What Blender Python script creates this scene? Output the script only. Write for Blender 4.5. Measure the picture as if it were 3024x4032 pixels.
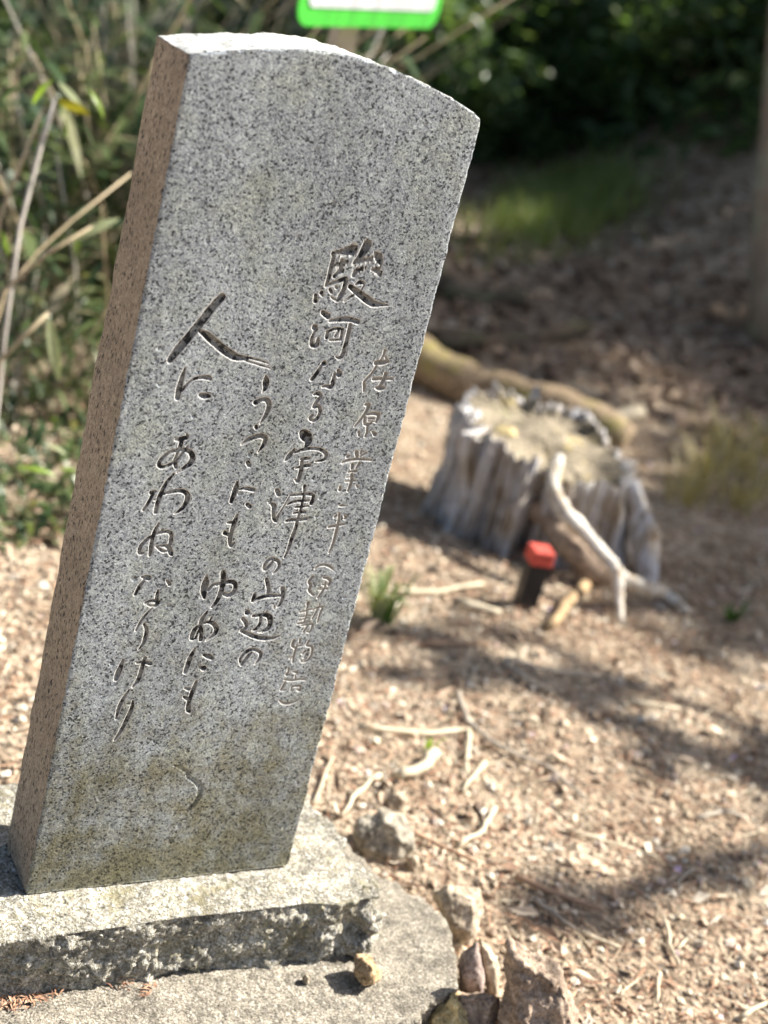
import bpy, bmesh, math, random
import numpy as np
from mathutils import Vector, Matrix
random.seed(7); RNG = np.random.default_rng(7)
for o in list(bpy.data.objects): bpy.data.objects.remove(o, do_unlink=True)
scene = bpy.context.scene
COL = scene.collection

# ------------------------------------------------------------------ camera
FPX = 5800.0                                    # focal length in photo pixels (photo 3024 x 4032)
CAM = np.array([-0.57955, -1.42440, 1.18632])
RC = np.array([[0.8556319, -0.4579050, 0.2412820],
               [0.0250904, -0.4289260, -0.9029911],
               [0.5169763, 0.7786819, -0.3555137]])
cam_d = bpy.data.cameras.new('camera'); cam = bpy.data.objects.new('camera', cam_d); COL.objects.link(cam)
cam_d.sensor_fit = 'HORIZONTAL'; cam_d.sensor_width = 27.0; cam_d.lens = 27.0 * FPX / 3024.0
cam_d.clip_start = 0.05; cam_d.clip_end = 400
m = Matrix.Identity(4)
for i in range(3):
    m[i][0] = RC[0][i]; m[i][1] = -RC[1][i]; m[i][2] = -RC[2][i]; m[i][3] = CAM[i]
cam.matrix_world = m
cam_d.dof.use_dof = True
cam_d.dof.focus_distance = float(RC[2] @ (np.array([0.18, 0.0, 0.52]) - CAM))
cam_d.dof.aperture_fstop = 2.8
scene.camera = cam
scene.render.resolution_x, scene.render.resolution_y = 768, 1024

# ------------------------------------------------------------------ light
SUN_EL, SUN_AZ = math.radians(43), math.radians(-7.0)      # azimuth measured from +X, negative = in front of the stone's face
SUN = Vector((math.cos(SUN_EL)*math.cos(SUN_AZ), math.cos(SUN_EL)*math.sin(SUN_AZ), math.sin(SUN_EL)))
w = bpy.data.worlds.new('World'); scene.world = w; w.use_nodes = True
nt = w.node_tree; bg = nt.nodes['Background']
sky = nt.nodes.new('ShaderNodeTexSky'); sky.sky_type = 'NISHITA'; sky.sun_disc = False
sky.dust_density = 2.5; sky.ozone_density = 0.6; sky.air_density = 0.9; sky.sun_elevation = SUN_EL; sky.sun_rotation = math.pi/2 - SUN_AZ
nt.links.new(sky.outputs[0], bg.inputs[0]); bg.inputs[1].default_value = 0.062
sd = bpy.data.lights.new('sun', 'SUN'); sd.energy = 5.0; sd.angle = math.radians(0.53); sd.color = (1.0, 0.95, 0.87)
so = bpy.data.objects.new('sun', sd); COL.objects.link(so); so.location = (8, -1, 10)
so.rotation_euler = (-SUN).to_track_quat('-Z', 'Y').to_euler()
vs = scene.view_settings; vs.view_transform = 'Standard'; vs.look = 'None'; vs.gamma = 1.0; vs.use_curve_mapping = False
vs.exposure = 1.38

# ------------------------------------------------------------------ photo pixel -> direction
def ray(px, py): return RC.T @ np.array([(px-1512)/FPX, (py-2016)/FPX, 1.0])
def on_z(px, py, z): d = ray(px, py); return CAM + d*(z-CAM[2])/d[2]
def on_y(px, py, y): d = ray(px, py); return CAM + d*(y-CAM[1])/d[1]
def at(px, py, depth): return CAM + ray(px, py)*depth

# ------------------------------------------------------------------ noise (numpy)
def _h(ix, iy, iz, s):
    n = (ix*374761393 + iy*668265263 + iz*2147483647 + s*974634421) & 0xffffffff
    n = ((n ^ (n >> 13))*1274126177) & 0xffffffff
    n = ((n ^ (n >> 16))*2246822519) & 0xffffffff
    return ((n ^ (n >> 15)) & 0xffffff)/float(0xffffff)
def vnoise(p, s=0):
    p = np.asarray(p, float); i = np.floor(p).astype(np.int64); f = p-i; f = f*f*f*(f*(f*6-15)+10)
    r = 0
    for dx in (0, 1):
        for dy in (0, 1):
            for dz in (0, 1):
                wgt = (f[:, 0] if dx else 1-f[:, 0])*(f[:, 1] if dy else 1-f[:, 1])*(f[:, 2] if dz else 1-f[:, 2])
                r = r + wgt*_h(i[:, 0]+dx, i[:, 1]+dy, i[:, 2]+dz, s)
    return r*2-1
def fbm(p, octv=4, s=0, gain=0.5):
    p = np.asarray(p, float); a = 1.0; r = 0; t = 0
    for k in range(octv):
        r = r + a*vnoise(p, s+k); t += a; a *= gain; p = p*2.03
    return r/t

# ------------------------------------------------------------------ terrain
def sstep(a, b, x): t = np.clip((x-a)/(b-a), 0, 1); return t*t*(3-2*t)
GZ = -0.165
def ground_h(x, y):
    x = np.asarray(x, float); y = np.asarray(y, float)
    s = 0.55*x+0.83*y; r = 0.855*x-0.458*y
    P = np.stack([x, y, np.zeros_like(x)], -1).reshape(-1, 3)
    n = fbm(P*1.1, 3, 3).reshape(x.shape)*0.03 + fbm(P*6, 2, 9).reshape(x.shape)*0.008
    near = sstep(0.25, 0.9, np.hypot((x-0.2)/0.9, (y+0.05)/0.6)-0.4)
    h = GZ + n*near
    h = h + 0.55*np.maximum(0, r-0.9)*sstep(4.2, 7.5, s)*sstep(0.9, 2.5, r)
    h = h + 0.42*np.maximum(0, s-9.5)**1.1*sstep(9.5, 12, s)*(1-0.6*sstep(20, 45, s))
    h = h + 0.05*np.maximum(0, s-3.5)*sstep(3.5, 6, s)
    h = h - 0.04*np.maximum(0, -s-1)
    return h
def gh(x, y): return float(ground_h(np.array([x]), np.array([y]))[0])
def on_ground_many(pxs, pys):
    d = (np.stack([(np.asarray(pxs, float)-1512)/FPX, (np.asarray(pys, float)-2016)/FPX, np.ones(len(pxs))], -1))@RC
    T = np.concatenate([np.arange(1.2, 6, .08), np.arange(6, 30, .25)]); t0 = np.full(len(d), T[0]); t1 = np.full(len(d), T[-1]); done = np.zeros(len(d), bool)
    def gap(t): p = CAM+d*t[:, None]; return p[:, 2]-ground_h(p[:, 0], p[:, 1])
    for t in T[1:]:
        act = ~done
        if not act.any(): break
        p = CAM+d[act]*t; hit = p[:, 2] < ground_h(p[:, 0], p[:, 1]); ii = np.where(act)[0]
        t1[ii[hit]] = t; done[ii[hit]] = True; t0[ii[~hit]] = t
    for _ in range(9):
        tm = (t0+t1)/2; g_ = gap(tm); t0 = np.where(g_ > 0, tm, t0); t1 = np.where(g_ > 0, t1, tm)
    p = CAM+d*t1[:, None]; p[:, 2] = ground_h(p[:, 0], p[:, 1]); return p
def on_ground(px, py): return on_ground_many([px], [py])[0]

# ------------------------------------------------------------------ object helpers
def link_mesh(name, verts, faces, mat=None, parent=None, smooth=True, mats=None, midx=None):
    me = bpy.data.meshes.new(name)
    verts = np.asarray(verts, np.float32)
    if isinstance(faces, np.ndarray):
        nf, k = faces.shape
        me.vertices.add(len(verts)); me.vertices.foreach_set('co', verts.ravel())
        me.loops.add(nf*k); me.loops.foreach_set('vertex_index', faces.astype(np.int32).ravel())
        me.polygons.add(nf); me.polygons.foreach_set('loop_start', np.arange(0, nf*k, k, dtype=np.int32))
        me.update(calc_edges=True)
    else:
        me.from_pydata([tuple(v) for v in verts], [], faces); me.update()
    if mats:
        for mm in mats: me.materials.append(mm)
        if midx is not None: me.polygons.foreach_set('material_index', np.asarray(midx, np.int32))
    elif mat: me.materials.append(mat)
    me.polygons.foreach_set('use_smooth', np.full(len(me.polygons), smooth, dtype=bool))
    me.update()
    o = bpy.data.objects.new(name, me); COL.objects.link(o)
    if parent: o.parent = parent
    return o
def tag(o, label=None, cat=None, group=None, kind=None):
    if label: o['label'] = label
    if cat: o['category'] = cat
    if group: o['group'] = group
    if kind: o['kind'] = kind
    return o
def thing(name, label, cat, loc=(0, 0, 0), group=None):
    o = bpy.data.objects.new(name, None); COL.objects.link(o); o.location = loc; o.empty_display_size = 0.1
    return tag(o, label, cat, group)
def copy_tree(o, parent=None):
    c = o.copy(); COL.objects.link(c)
    if parent: c.parent = parent
    for ch in o.children: copy_tree(ch, c)
    return c
class MB:
    """collects several shapes into one mesh"""
    def __init__(s): s.v = []; s.f = []
    def add(s, v, f):
        b = len(s.v); s.v += [tuple(map(float, p)) for p in v]; s.f += [tuple(i+b for i in q) for q in f]
    def tube(s, pts, rad, n=7, caps=True, jit=0.0):
        pts = [Vector(p) for p in pts]; N = len(pts); vs_ = []; fs = []
        up = Vector((0.31, 0.17, 0.93))
        for i, p in enumerate(pts):
            t = (pts[min(i+1, N-1)]-pts[max(i-1, 0)]).normalized()
            a = t.cross(up)
            if a.length < 1e-3: a = t.cross(Vector((1, 0, 0)))
            a.normalize(); b = t.cross(a)
            r = rad[i] if hasattr(rad, '__len__') else rad
            for k in range(n):
                q = 2*math.pi*k/n; rr = r*(1+random.uniform(-jit, jit))
                vs_.append(p+a*math.cos(q)*rr+b*math.sin(q)*rr)
        for i in range(N-1):
            for k in range(n):
                k2 = (k+1) % n
                fs.append((i*n+k, i*n+k2, (i+1)*n+k2, (i+1)*n+k))
        if caps: fs += [tuple(range(n))[::-1], tuple((N-1)*n+k for k in range(n))]
        s.add(vs_, fs); return s
    def box(s, x0, x1, y0, y1, z0, z1):
        s.add([(x, y, z) for z in (z0, z1) for y in (y0, y1) for x in (x0, x1)],
              [(0, 2, 3, 1), (4, 5, 7, 6), (0, 1, 5, 4), (2, 6, 7, 3), (0, 4, 6, 2), (1, 3, 7, 5)]); return s
    def build(s, name, mat, parent=None, smooth=True): return link_mesh(name, s.v, s.f, mat, parent, smooth)
def rough_tube(mb, pts, rad, n=12, k=7, amp=.22):
    """knotty branch: smooth path, uneven thickness, ridged skin"""
    P = [Vector(p) for p in pts]; Q = []; R_ = []
    for i in range(len(P)-1):
        p0 = P[max(i-1, 0)]; p1 = P[i]; p2 = P[i+1]; p3 = P[min(i+2, len(P)-1)]
        for j in range(k):
            t = j/k; Q.append(.5*(2*p1+(p2-p0)*t+(2*p0-5*p1+4*p2-p3)*t*t+(3*p1-p0-3*p2+p3)*t**3)); R_.append(rad[i]*(1-t)+rad[i+1]*t)
    Q.append(P[-1]); R_.append(rad[-1]); sd_ = random.uniform(0, 50)
    kn = fbm(np.stack([np.arange(len(Q))*.33+sd_, np.zeros(len(Q)), np.zeros(len(Q))], -1), 3, 14)
    b0 = len(mb.v); mb.tube(Q, [r*(1+.35*q) for r, q in zip(R_, kn)], n)
    for i in range(len(Q)):
        for m_ in range(n):
            v = Vector(mb.v[b0+i*n+m_]); d = v-Q[i]
            f_ = float(vnoise(np.array([[m_*1.1+sd_, i*.22, 0.0]]), 3)[0])*amp+float(vnoise(np.array([[m_*2.3+sd_, i*.9, 4.0]]), 5)[0])*amp*.4
            mb.v[b0+i*n+m_] = tuple(Q[i]+d*(1+f_))
    return mb
def remesh(verts, faces, voxel):
    """voxel-remesh a closed shape so that it has an even, dense surface to roughen"""
    me = bpy.data.meshes.new('tmp'); me.from_pydata([tuple(v) for v in verts], [], faces); me.update()
    ob = bpy.data.objects.new('tmp', me); COL.objects.link(ob)
    md = ob.modifiers.new('r', 'REMESH'); md.mode = 'VOXEL'; md.voxel_size = voxel
    dg = bpy.context.evaluated_depsgraph_get(); ev = ob.evaluated_get(dg); m2 = ev.to_mesh()
    n = len(m2.vertices); co = np.zeros(n*3, np.float32); m2.vertices.foreach_get('co', co)
    no = np.zeros(n*3, np.float32); m2.vertices.foreach_get('normal', no)
    fs = [tuple(p.vertices) for p in m2.polygons]
    ev.to_mesh_clear(); bpy.data.objects.remove(ob); bpy.data.meshes.remove(me)
    return co.reshape(-1, 3).astype(float), no.reshape(-1, 3).astype(float), fs
def prism(outline, z0, z1, flare=0.0):
    n = len(outline); c = np.mean(outline, 0)
    v = [(x, y, z1) for x, y in outline]+[(c[0]+(x-c[0])*(1+flare), c[1]+(y-c[1])*(1+flare), z0) for x, y in outline]
    f = [tuple(range(n)), tuple(range(2*n-1, n-1, -1))]+[(i, i+n, (i+1) % n+n, (i+1) % n) for i in range(n)]
    return v, f

# ------------------------------------------------------------------ materials
class NM:
    def __init__(s, name, rough=0.85, spec=0.3):
        s.m = bpy.data.materials.new(name); s.m.use_nodes = True; s.t = s.m.node_tree
        s.b = s.t.nodes['Principled BSDF']; s.b.inputs['Roughness'].default_value = rough
        s.b.inputs['Specular IOR Level'].default_value = spec
        s._c = None
    def n(s, typ, **kw):
        x = s.t.nodes.new('ShaderNode'+typ)
        for k, v in kw.items(): setattr(x, k, v)
        return x
    def l(s, a, b): s.t.links.new(a, b)
    @property
    def co(s):
        if not s._c: s._c = s.n('TexCoord').outputs['Object']
        return s._c
    def mapping(s, scale=(1, 1, 1), vec=None, rot=(0, 0, 0)):
        x = s.n('Mapping'); x.inputs['Scale'].default_value = scale; x.inputs['Rotation'].default_value = rot
        s.l(vec or s.co, x.inputs['Vector']); return x.outputs[0]
    def noise(s, scale, detail=4, rough=0.55, vec=None, dist=0.0):
        x = s.n('TexNoise'); x.inputs['Scale'].default_value = scale; x.inputs['Detail'].default_value = detail
        x.inputs['Roughness'].default_value = rough; x.inputs['Distortion'].default_value = dist
        s.l(vec or s.co, x.inputs['Vector']); return x.outputs['Fac']
    def warp(s, scale, amt, vec=None):
        x = s.n('TexNoise'); x.inputs['Scale'].default_value = scale; x.inputs['Detail'].default_value = 2
        s.l(vec or s.co, x.inputs['Vector'])
        a = s.n('VectorMath', operation='MULTIPLY_ADD'); s.l(x.outputs['Color'], a.inputs[0])
        a.inputs[1].default_value = (amt,)*3; s.l(vec or s.co, a.inputs[2]); return a.outputs[0]
    def voro(s, scale, vec=None, out='Color', feature='F1'):
        x = s.n('TexVoronoi', feature=feature); x.inputs['Scale'].default_value = scale
        s.l(vec or s.co, x.inputs['Vector'])
        if out != 'Color': return x.outputs[out]
        y = s.n('SeparateColor'); s.l(x.outputs['Color'], y.inputs[0]); return y.outputs[0]
    def math(s, op, a, b=None, c=None, clamp=False):
        x = s.n('Math', operation=op); x.use_clamp = clamp
        for i, q in enumerate((a, b, c)):
            if q is None: continue
            if isinstance(q, (int, float)): x.inputs[i].default_value = q
            else: s.l(q, x.inputs[i])
        return x.outputs[0]
    def ramp(s, fac, stops, interp='LINEAR'):
        x = s.n('ValToRGB'); e = x.color_ramp; e.interpolation = interp
        while len(e.elements) < len(stops): e.elements.new(0.5)
        for i, (p, c) in enumerate(stops):
            e.elements[i].position = p
            e.elements[i].color = (c, c, c, 1) if isinstance(c, (int, float)) else (*c, 1)
        s.l(fac, x.inputs[0]); return x.outputs[0]
    def mix(s, fac, a, b, blend='MIX'):
        x = s.n('Mix', data_type='RGBA', blend_type=blend)
        for i, q in ((0, fac), (6, a), (7, b)):
            if isinstance(q, (int, float)): x.inputs[i].default_value = q
            elif isinstance(q, tuple): x.inputs[i].default_value = (*q, 1)
            else: s.l(q, x.inputs[i])
        return x.outputs[2]
    def color(s, c):
        if isinstance(c, tuple): s.b.inputs['Base Color'].default_value = (*c, 1)
        else: s.l(c, s.b.inputs['Base Color'])
        return s
    def bump(s, h, strength=0.3, dist=0.01):
        x = s.n('Bump'); x.inputs['Strength'].default_value = strength; x.inputs['Distance'].default_value = dist
        s.l(h, x.inputs['Height']); s.l(x.outputs[0], s.b.inputs['Normal']); return s
    def island(s): return s.n('NewGeometry').outputs['Random Per Island']
    def z(s):
        x = s.n('SeparateXYZ'); s.l(s.co, x.inputs[0]); return x.outputs[2]

def granite(name, brown=0.0, carved=False, top=False, lip=False, paint=True):
    k = NM(name, 0.7, 0.35)
    v = k.warp(330, 0.0014)
    if brown: v = k.mapping((1, 1, 0.5), v)
    r = k.voro(440, v)
    cl = k.math('ADD', k.math('MULTIPLY', k.noise(28, 3), .6), k.math('MULTIPLY', k.noise(110, 3), .4)); r = k.math('ADD', r, k.math('MULTIPLY', k.math('SUBTRACT', cl, 0.5), 0.62))
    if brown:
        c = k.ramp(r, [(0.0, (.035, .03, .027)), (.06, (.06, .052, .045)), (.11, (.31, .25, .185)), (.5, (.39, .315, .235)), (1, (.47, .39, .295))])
    else:
        c = k.ramp(r, [(0.0, (.05, .052, .056)), (.07, (.08, .083, .09)), (.13, (.21, .216, .232)), (.30, (.385, .395, .415)), (.6, (.465, .472, .48)), (1, (.62, .625, .61))])
    c = k.mix(1.0, c, k.ramp(k.noise(85, 4, .65), [(.3, .74), (.5, 1.0), (.7, 1.13)]), 'MULTIPLY')
    f = k.ramp(k.voro(760, k.warp(500, .0010)), [(0, .40), (.3, .80), (.6, .98), (1, 1.2)])
    c = k.mix(0.85, c, f, 'MULTIPLY')
    if not brown:
        y = k.ramp(k.noise(14, 5, .65), [(.48, (1, 1, 1)), (.64, (.98, .97, .88)), (.8, (.93, .92, .76))])
        c = k.mix(1.0, c, y, 'MULTIPLY')
        # brown-green growth creeping up from the foot of the stone
        st = k.math('ADD', k.math('MULTIPLY', k.z(), -1.15), k.math('MULTIPLY', k.noise(16, 8, .75), 1.6))
        st = k.ramp(st, [(.40, 0.0), (.80, .95)])
        st2 = k.mix(st, (1, 1, 1), (.53, .455, .28)); c = k.mix(1.0, c, st2, 'MULTIPLY')
        c = k.mix(1.0, c, (.925, .995, 1.03), 'MULTIPLY')
        # pale streaks and grey clouds
        wv = k.noise(5, 4, .6, k.mapping((1.6, 1, .35)))
        c = k.mix(1.0, c, k.ramp(wv, [(.36, .74), (.64, 1.06)]), 'MULTIPLY')
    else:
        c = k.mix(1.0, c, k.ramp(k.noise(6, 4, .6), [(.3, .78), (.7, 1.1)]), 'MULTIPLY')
    if top:
        c = k.mix(k.ramp(k.noise(160, 4, .7), [(.38, 0.05), (.52, .85)]), c, (.74, .72, .65))  # top of the stone made paler: sun brightness put into the colour
    if lip: c = k.mix(.65, c, (.66, .65, .62))  # pale groove rim: the sunlit edge is painted into the colour
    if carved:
        c = k.mix(.6, c, (.20, .185, .16))  # groove interior darkened: its shade is put into the colour
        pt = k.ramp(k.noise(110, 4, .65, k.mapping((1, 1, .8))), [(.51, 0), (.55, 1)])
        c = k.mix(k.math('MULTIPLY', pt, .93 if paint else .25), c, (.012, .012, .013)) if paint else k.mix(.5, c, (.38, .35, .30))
    k.color(c)
    h = k.math('ADD', k.noise(420, 3, .6), k.math('MULTIPLY', r, .5))
    k.bump(h, .35 if not brown else .6, .0016 if not top else .004)
    return k.m
def rock_mat(name, base, dark, light, scale=120, lichen=None, bump=.5, bd=.006):
    k = NM(name, .9, .2)
    r = k.noise(scale*5.5, 3, .75)
    c = k.ramp(r, [(.34, dark), (.45, base), (.53, base), (.63, light)])
    c = k.mix(.8, c, k.ramp(k.noise(scale*.35, 6, .7), [(.36, .5), (.5, .95), (.64, 1.3)]), 'MULTIPLY')
    c = k.mix(.7, c, k.ramp(k.noise(scale*1.6, 3, .7), [(.36, .55), (.64, 1.3)]), 'MULTIPLY')
    if lichen:
        for sc, lo, colr in lichen:
            c = k.mix(k.ramp(k.noise(sc, 6, .72), [(lo, 0), (lo+.1, .8)]), c, colr)
    k.color(c); k.bump(k.math('ADD', k.noise(scale*1.2, 6, .7), k.math('MULTIPLY', r, .3)), bump, bd)
    return k.m
def leafmat(name, stops, rough=.42, trans=.35):
    k = NM(name, rough, .5)
    c = k.ramp(k.island(), stops); c = k.mix(.5, c, k.ramp(k.noise(40, 3), [(.3, .7), (.7, 1.2)]), 'MULTIPLY'); k.color(c)
    tr = k.n('BsdfTranslucent'); k.l(k.mix(1.0, c, (1.25, 1.3, .6), 'MULTIPLY'), tr.inputs[0])
    mx = k.n('MixShader'); mx.inputs[0].default_value = trans
    k.l(k.b.outputs[0], mx.inputs[1]); k.l(tr.outputs[0], mx.inputs[2])
    k.l(mx.outputs[0], k.t.nodes['Material Output'].inputs[0]); return k.m
def barkmat(name, a, b, c3=None, sc=14, zs=.18):
    k = NM(name, .95, .1)
    n = k.noise(sc, 6, .7, k.mapping((1, 1, zs)))
    c = k.ramp(n, [(.3, a), (.65, b)])
    if c3: c = k.mix(k.ramp(k.noise(7, 5, .7), [(.48, 0), (.62, .8)]), c, c3)
    k.color(c); k.bump(n, .8, .02); return k.m
def plain(name, c, rough=.6, spec=.3, var=.15, sc=30):
    k = NM(name, rough, spec)
    k.color(k.mix(1.0, c, k.ramp(k.noise(sc, 4), [(.3, 1-var), (.7, 1+var)]), 'MULTIPLY')); return k.m

M = {}
M['face'] = granite('granite_face'); M['side'] = granite('granite_side', brown=1.0)
M['carved_fine'] = granite('granite_carved_fine', carved=True, paint=False); M['lip'] = granite('granite_sunlit_edge', lip=True); M['top'] = granite('granite_top', top=True); M['carved'] = granite('granite_carved', carved=True)
M['plinth'] = rock_mat('plinth_stone', (.43, .40, .32), (.085, .075, .05), (.84, .82, .76), 46,
                       [(13, .56, (.30, .27, .16)), (30, .60, (.50, .46, .26)), (75, .58, (.84, .84, .80))], 1.0, .014)
M['slab'] = rock_mat('slab_concrete', (.33, .295, .235), (.05, .045, .035), (.66, .61, .52), 56,
                     [(11, .60, (.24, .24, .2)), (40, .66, (.66, .63, .54))], 1.0, .010)
M['rock_tan'] = rock_mat('rock_tan', (.45, .31, .17), (.2, .13, .07), (.6, .47, .3), 40, [(20, .6, (.55, .42, .25))])
M['rock_grey'] = rock_mat('rock_grey', (.36, .32, .25), (.14, .13, .11), (.5, .46, .38), 30, [(12, .58, (.5, .45, .34))])
M['rock_pale'] = rock_mat('rock_pale', (.50, .41, .30), (.25, .19, .13), (.62, .54, .42), 30, [(14, .6, (.36, .27, .19))])
M['rock_purple'] = rock_mat('rock_purple', (.33, .26, .23), (.16, .12, .1), (.45, .38, .33), 30)
M['rock_brown'] = rock_mat('rock_brown', (.38, .285, .21), (.15, .105, .075), (.54, .43, .33), 30, [(10, .6, (.27, .18, .12))])
M['rock_yellow'] = rock_mat('rock_yellow', (.50, .40, .20), (.25, .19, .1), (.62, .53, .32), 40, [(25, .6, (.5, .42, .15))])
def soil():
    k = NM('forest_soil', .95, .1)
    c = k.ramp(k.noise(3.5, 8, .75), [(.36, (.31, .23, .16)), (.5, (.50, .395, .285)), (.64, (.64, .54, .41))])
    g = k.ramp(k.voro(75, k.warp(40, .02)), [(0, .35), (.35, .85), (.8, 1.1), (1, 1.5)]); c = k.mix(.85, c, g, 'MULTIPLY')
    c = k.mix(k.ramp(k.noise(2.2, 6, .7), [(.5, 0), (.62, .6)]), c, (.20, .13, .085))
    k.color(c); k.bump(k.math('ADD', k.noise(60, 6, .7), k.voro(75, out='Distance')), .8, .02); return k.m
M['soil'] = soil()
def islandmat(name, stops, rough=.85):
    k = NM(name, rough, .2); c = k.ramp(k.island(), stops)
    k.color(k.mix(.6, c, k.ramp(k.noise(90, 3), [(.3, .65), (.7, 1.2)]), 'MULTIPLY')); return k.m
M['pebbles'] = islandmat('gravel', [(0, (.26, .19, .14)), (.2, (.48, .38, .265)), (.45, (.62, .52, .375)), (.7, (.67, .585, .45)), (.92, (.74, .68, .57)), (1, (.56, .40, .32))])
M['litter'] = islandmat('dry_litter', [(0, (.17, .105, .07)), (.25, (.33, .22, .15)), (.5, (.47, .345, .245)), (.75, (.57, .45, .33)), (1, (.70, .61, .48))])
M['litter_dark'] = islandmat('dry_leaves', [(0, (.12, .075, .05)), (.3, (.21, .14, .095)), (.6, (.29, .20, .135)), (.85, (.40, .30, .21)), (1, (.62, .53, .42))], .6)
M['straw'] = islandmat('straw', [(0, (.34, .25, .17)), (.4, (.52, .42, .29)), (1, (.72, .64, .48))])
M['needles'] = islandmat('cedar_needles', [(0, (.26, .13, .08)), (.5, (.42, .24, .15)), (1, (.54, .37, .25))])
M['petals'] = islandmat('petals', [(0, (.72, .48, .60)), (.5, (.78, .62, .74)), (1, (.8, .74, .78))])
M['twig_pale'] = plain('twig_pale', (.58, .50, .36), .7, .2, .2)
M['twig_brown'] = plain('twig_brown', (.36, .24, .16), .8, .2, .25)
M['twig_grey'] = plain('twig_grey', (.42, .37, .30), .8, .2, .2)
def oldwood():
    k = NM('weathered_wood', .8, .25)
    n = k.noise(34, 8, .75, k.mapping((1, 1, .09)), dist=.4)
    c = k.ramp(n, [(.34, (.12, .08, .05)), (.42, (.34, .27, .20)), (.48, (.56, .52, .48)), (.56, (.72, .71, .72)), (.7, (.80, .80, .82))])
    c = k.mix(k.ramp(k.noise(5, 5, .6), [(.52, 0), (.68, .6)]), c, (.36, .25, .14))
    k.color(c); k.bump(n, .9, .02); return k.m
M['oldwood'] = oldwood()
M['stump_top'] = rock_mat('stump_top', (.25, .21, .15), (.09, .075, .055), (.42, .36, .26), 20, [(9, .56, (.44, .35, .12)), (7, .58, (.22, .23, .11))])
def rootmat():
    k = NM('bleached_root', .8, .2); n = k.noise(45, 6, .7, dist=.6)
    c = k.ramp(n, [(.34, (.22, .14, .08)), (.42, (.50, .41, .30)), (.52, (.74, .69, .60)), (.7, (.82, .79, .72))])
    c = k.mix(k.ramp(k.noise(9, 4, .6), [(.55, 0), (.66, .7)]), c, (.42, .28, .16)); k.color(c); k.bump(n, .8, .01); return k.m
M['root'] = rootmat()
M['log'] = rock_mat('mossy_log', (.30, .22, .14), (.10, .07, .05), (.42, .33, .22), 14, [(6, .52, (.30, .27, .08)), (9, .6, (.46, .34, .25))])
M['bark_lichen'] = barkmat('bark_lichen', (.22, .165, .115), (.42, .34, .255), (.36, .38, .26), 22, .25)
M['bark_dark'] = barkmat('bark_dark', (.035, .02, .016), (.09, .05, .038))
M['bark'] = barkmat('bark', (.07, .05, .038), (.18, .14, .10), (.13, .14, .08))
M['leaf_ever'] = leafmat('leaf_evergreen', [(0, (.06, .10, .05)), (.5, (.10, .165, .07)), (.85, (.13, .21, .07)), (1, (.22, .27, .13))], .36, .42)
M['leaf_tree'] = leafmat('leaf_canopy', [(0, (.03, .06, .02)), (.6, (.05, .10, .03)), (1, (.09, .14, .04))], .4, .25)
M['sasa'] = leafmat('leaf_bamboo', [(0, (.035, .065, .03)), (.4, (.06, .10, .04)), (.62, (.12, .16, .06)), (.85, (.17, .21, .09)), (.92, (.32, .29, .17)), (1, (.42, .36, .26))], .38, .3)
M['sasa_lime'] = leafmat('leaf_lime', [(0, (.22, .34, .05)), (1, (.26, .38, .06))], .4, .45)
M['sasa_yellow'] = leafmat('leaf_yellow', [(0, (.55, .50, .03)), (1, (.6, .52, .03))], .4, .4)
M['sasa_pale'] = leafmat('leaf_pale', [(0, (.40, .46, .25)), (1, (.46, .5, .3))], .4, .35)
M['sasa_green'] = leafmat('leaf_green', [(0, (.06, .14, .03)), (1, (.09, .17, .04))], .38, .35)
M['culm'] = plain('bamboo_stem', (.47, .38, .24), .55, .35, .2)
M['culm_grey'] = plain('bamboo_stem_grey', (.50, .46, .40), .55, .35, .2)
M['grass'] = leafmat('grass_blades', [(0, (.16, .23, .06)), (.6, (.26, .33, .10)), (1, (.40, .40, .18))], .5, .35)
M['drygrass'] = leafmat('dry_grass', [(0, (.36, .30, .13)), (.5, (.48, .40, .19)), (1, (.55, .50, .27))], .7, .25)

# ------------------------------------------------------------------ ground sheet
def make_ground():
    def axis(lo, hi, c0, c1, fine):
        a = list(np.arange(c0, c1, fine)); st = fine; x = c1
        while x < hi: a.append(x); st *= 1.22; x += st
        a.append(hi); st = fine; x = c0-fine
        b = []
        while x > lo: b.append(x); st *= 1.22; x -= st
        b.append(lo); return np.array(sorted(set(b+a)))
    xs = axis(-90, 90, -1.2, 5.5, .04); ys = axis(-70, 110, -1.2, 6.5, .04)
    X, Y = np.meshgrid(xs, ys); Z = ground_h(X, Y)
    nx = len(xs); idx = np.arange(X.size).reshape(X.shape)
    f = np.stack([idx[:-1, :-1], idx[:-1, 1:], idx[1:, 1:], idx[1:, :-1]], -1).reshape(-1, 4)
    o = link_mesh('ground', np.stack([X, Y, Z], -1).reshape(-1, 3), f, M['soil'])
    tag(o, 'sunny forest floor of tan soil and leaf litter', 'ground', kind='structure')
make_ground()

# ------------------------------------------------------------------ the stone
W, D = 0.36, 0.103
CRG = {'A': (1150, 900, .33153), 'B': (1100, 1450, .33153), 'C': (950, 1900, .30139), 'D': (850, 2300, .30139),
       'E': (600, 1100, .33153), 'F': (500, 1650, .36166), 'G': (400, 2200, .36166), 'H': (600, 2900, .42194)}
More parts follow.
